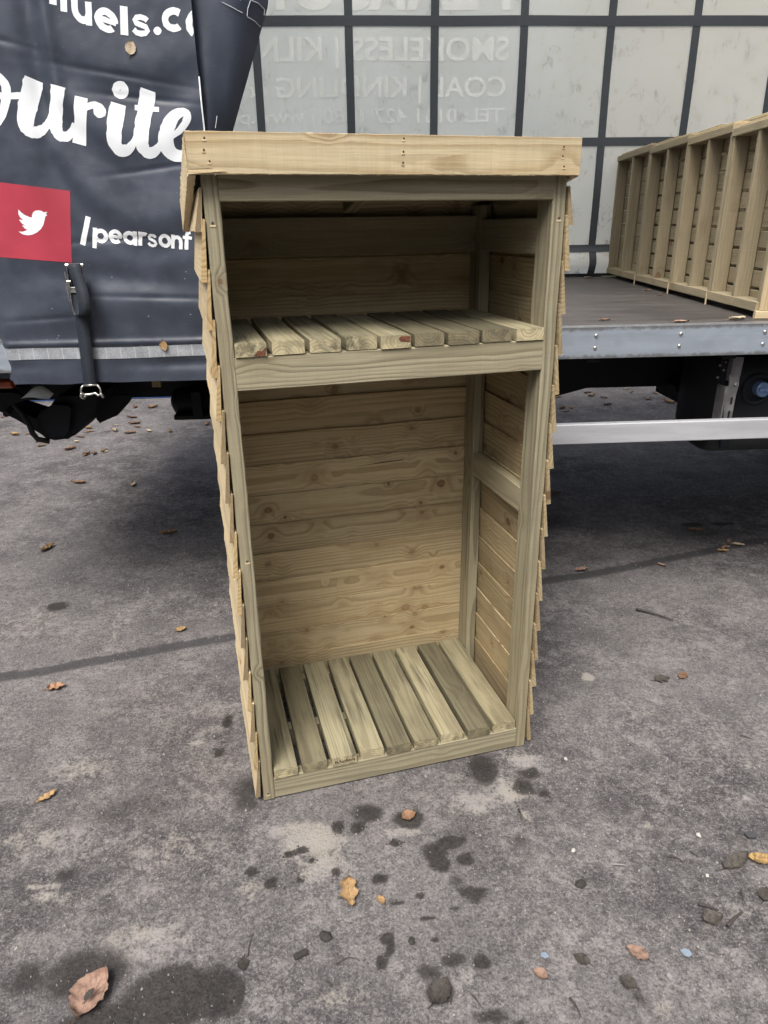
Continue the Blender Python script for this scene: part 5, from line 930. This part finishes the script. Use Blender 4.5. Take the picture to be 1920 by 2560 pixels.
p = nearp(*DATA['curtleaf'][0], .003); o = leaf((p.x, p.y), .036, .030, 'pale', 'pale leaf stuck to the dark curtain below the white lettering', z=p.z, rot=(R(90), R(-70), R(4)), curl=.1, seed=51, group='leaves stuck on the curtain')
p = nearp(*DATA['curtleaf'][1], .004); o = leaf((p.x, p.y), .034, .026, 'tan', 'tan leaf stuck to the silver reflective band', z=p.z, rot=(R(90), R(80), R(0)), curl=.1, seed=52, group='leaves stuck on the curtain')
deck_l = [('pale', .07, 'crumpled whitish scrap on the deck edge by the nearest slatted frame'), ('pink', .06, 'reddish leaf on the deck edge between two rivets'), ('brown', .04, 'small brown leaf on the deck near the log store'),
          ('pale', .06, 'pale scrap on the deck by the far curtain'), ('brown', .04, 'small brown leaf on the deck beside the slatted frames'), ('brown', .03, 'tiny brown leaf at the foot of the slatted frames')]
for (x, y), (mt, L_, lb) in zip(DATA['deckbits'], deck_l):
    leaf((x, y), L_, L_ * .5, mt, lb, rz=.2, curl=.35, seed=int(L_ * 1000), z=1.2165, group='litter on the truck deck')
def twig(a, b, r_, label, bend=.1, mat=None):
    a, b = Vector((*NP[a][:2], r_ + .001)), Vector((*NP[b][:2], r_ + .001)); d = b - a; n = Vector((-d.y, d.x, 0))
    g = Geo(); g.tube([a + d * t + n * bend * math.sin(math.pi * t) * (.7 + .6 * t) for t in [k / 8 for k in range(9)]], [r_ * (1 - .5 * k / 8) for k in range(9)], 6)
    o = g.build('twig', mat or TWIG, smooth=True); tag(o, label, 'twig', 'twigs on the yard'); return o
twig('twiga', 'twigb', .005, 'long dark twig alone on the asphalt right of the log store', .05)
twig('t1a', 't1b', .004, 'dark twig touching the mossy round leaf', .04); twig('t2a', 't2b', .005, 'broad brown twig right of the mossy round leaf', .03)
twig('t3a', 't3b', .003, 'short black twig above the broad brown twig', .05); twig('t4a', 't4b', .0028, 'straight pale twig between the coal lump and the bark strip', .03, STONEG)
twig('t5a', 't5b', .003, 'forked looking twig left of the square white chip', .15); twig('t10a', 't10b', .0022, 'thin twig left of the curled bark strip', .03)
twig('t6a', 't6b', .003, 'black twig at the bottom edge below the small pinkish leaf', .08); twig('t7a', 't7b', .0022, 'thin grey twig below the charcoal stick', .12)
twig('t8a', 't8b', .0022, 'reddish splinter beside the large dark brown leaf', .04); twig('t9a', 't9b', .0013, 'thin stalk rising from the heart shaped black leaf', .05)
twig('t11a', 't11b', .0015, 'thin wavy twig right of the charcoal stick', .2); twig('t12a', 't12b', .002, 'fine twig at the far right of the open asphalt', .1)
def lump(k, r_, mat, label, name='stone', flat=.6, seed=0, cat='stone', group='stones and chips on the yard', jag=.25):
    bm = bmesh.new(); bmesh.ops.create_icosphere(bm, subdivisions=3, radius=1)
    g = Geo(); vs = []
    for v in bm.verts:
        f = 1 + jag * noise.noise(v.co * 1.3 + Vector((seed, 0, 0))) + jag * .6 * noise.noise(v.co * 3.5 + Vector((seed, 4, 0)))
        vs.append((v.co.x * r_ * f * (1.15), v.co.y * r_ * f * .9, max(-.15, v.co.z) * r_ * flat * f))
    g.add(vs, [tuple(v.index for v in f.verts) for f in bm.faces]); bm.free()
    o = g.build(name, mat, smooth=jag > .2); o.location = (NP[k][0], NP[k][1], 0.0); o.rotation_euler = (0, 0, seed); tag(o, label, cat, group)
def chip(k, L_, mat, label, rz=0., T=.003, name='stone_chip', group='stones and chips on the yard', cat='chip', n=5, seed=1):
    rr = random.Random(seed); poly = [(L_ * .5 * rr.uniform(.75, 1.15) * math.cos(6.2832 * i / n + rr.uniform(-.2, .2)), L_ * .4 * rr.uniform(.7, 1.1) * math.sin(6.2832 * i / n + rr.uniform(-.2, .2))) for i in range(n)]
    g = Geo(); g.prism(poly, (1, 0, 0), (0, 1, 0), (0, 0, 1), (0, 0, 0), T); o = g.build(name, mat); o.location = (*NP[k][:2], .001); o.rotation_euler = (R(4), R(-5), rz); tag(o, label, cat, group)
lump('chipA', .0065, STONEW, 'white stone chip above the curled bark strip', seed=2, flat=1.); chip('chipB', .014, STONEW, 'square flat white chip below the curled bark strip', rz=.6, n=4, seed=3)
lump('chipC', .006, STONEW, 'white pebble in front of the log store to the right', seed=4, flat=1.); lump('peb1', .0055, STONEW, 'white pebble close to the right foot of the log store', seed=5, flat=1.)
chip('blue1', .020, BLUEF, 'pale blue plastic flake near the small pinkish leaf', rz=-.4, T=.0015, seed=6, name='plastic_flake', cat='plastic flake', group='plastic flakes')
chip('blue2', .028, BLUEF, 'long pale blue plastic flake right of the toothed leaf', rz=-.4, T=.0012, seed=7, n=6, name='plastic_flake', cat='plastic flake', group='plastic flakes')
lump('stoneA', .007, STONEG, 'small grey triangular stone at the bottom right', seed=8, flat=.9); chip('slate', .034, plain('slate', (.05, .05, .055), .7), 'flat dark slate chip above the golden bark', rz=-.3, T=.005, seed=9, n=6)
lump('lump1', .009, CLODM, 'round black clod beside two joined dark stains', 'earth_clod', seed=11, cat='clod', group='dark clods on the yard')
lump('lump2', .014, CLODM, 'oval brown clod left of the joined dark stains', 'earth_clod', seed=12, cat='clod', group='dark clods on the yard')
lump('coal', .013, CLODM, 'coal lump at the upper end of a crack in the asphalt', 'coal_lump', seed=13, cat='coal', group='dark clods on the yard')
g = Geo(); g.board((0, 0, 0.0015), X, Y, Z, .032, .014, .008, seg=6, ch=.002, rough=.0012); o = g.build('charcoal_stick', CLODM); o.location = (NP['char'][0] - .015, NP['char'][1] - .008, 0); o.rotation_euler = (0, 0, .42); tag(o, 'short charcoal stick lying alone at the bottom centre', 'charcoal')
# earth crumbs on the damp stains and pale grit: too many to count
def crumbs(name, n, mat, fn, label):
    g = Geo(); rr = random.Random(n)
    for i in range(n):
        x, y, r_ = fn(rr); a = rr.uniform(0, 6.28); vs = []
        for k in range(5): th = a + 6.2832 * k / 5; q_ = r_ * rr.uniform(.7, 1.2); vs.append((x + q_ * math.cos(th), y + q_ * math.sin(th), -.004))
        vs.append((x + r_ * rr.uniform(-.3, .3), y + r_ * rr.uniform(-.3, .3), r_ * rr.uniform(.4, .9)))
        g.add(vs, [(k, (k + 1) % 5, 5) for k in range(5)], None, 1.)
    o = g.build(name, mat, recalc=False); tag(o, label, kind='stuff')
def gritpos(rr):
    y = .8 + 2.9 * rr.random() ** 1.6; x = rr.uniform(-.95, 1.15) * (.55 + .52 * y); return x, y, abs(rr.gauss(0, .0011)) + .0009
crumbs('white_grit', 800, plain('pale grit', (.36, .35, .33), .9), gritpos, 'scattered pale grit over the asphalt')
crumbs('grey_grit', 1500, STONEG, lambda rr: (*gritpos(rr)[:2], abs(rr.gauss(0, .0012)) + .0012), 'scattered grey grit over the asphalt')
dp = [d for d in DATA['damp'] if d[4] > .7 and d[2] < .09]
def dirtpos(rr):
    cx, cy, a, b, s_ = rr.choice(dp); th = rr.uniform(0, 6.28); q_ = abs(rr.gauss(0, .62)); return cx + a * q_ * math.cos(th), cy + b * q_ * math.sin(th), abs(rr.gauss(0, .0012)) + .0008
crumbs('earth_crumbs', 900, CLODM, dirtpos, 'dark earth crumbs on the damp stains')
# beyond the truck: blue strip, built up into a guessed wall to shade the ground
g = Geo(); [g.box((-5.0 + .2 * k, 7.0, .02), (-5.0 + .2 * k + .1, 7.04, 1.2)) for k in range(28)]; g.box((-5.0, 7.041, .0), (.6, 7.1, 1.2)); g.box((-5.0, 6.99, .0), (.6, 6.999, .16)); g.box((-5.0, 6.99, 1.1), (.6, 6.999, 1.2))
o = g.build('blue_steel_wall', BLUEB); tag(o, 'blue ribbed steel wall behind the truck, seen as a strip beneath it, its height added for shade', 'wall')

# unseen ring of trees added around the yard to block the low sky
def belt(g):
    rr = random.Random(21)
    for i in range(52000):
        th = rr.uniform(-3.1416, 3.1416); r_ = rr.gauss(11.5, .9); top = 5.2 + 1.4 * noise.noise((th * 4, 0, 3))
        z = top * (.5 if .15 < th < 3.0 else 1) * rr.random() ** .8; s_ = rr.uniform(.10, .24)
        p = Vector((r_ * math.cos(th), 2.5 + r_ * math.sin(th), z)); a = Vector((rr.gauss(0, 1), rr.gauss(0, 1), rr.gauss(0, 1))).normalized(); b_ = a.orthogonal().normalized()
        g.add([p - a * s_, p + b_ * s_ * .6, p + a * s_, p - b_ * s_ * .6], [(0, 1, 2, 3)], None, rr.uniform(.6, 1.3))
g = Geo(); belt(g); o = g.build('added_tree_belt', plain('added tree belt leaves', (.045, .050, .022), .7, var=.4, scale=1.5, spec=.2), recalc=False); tag(o, 'dense belt of dark green trees added out of view to block the low sky', kind='stuff')
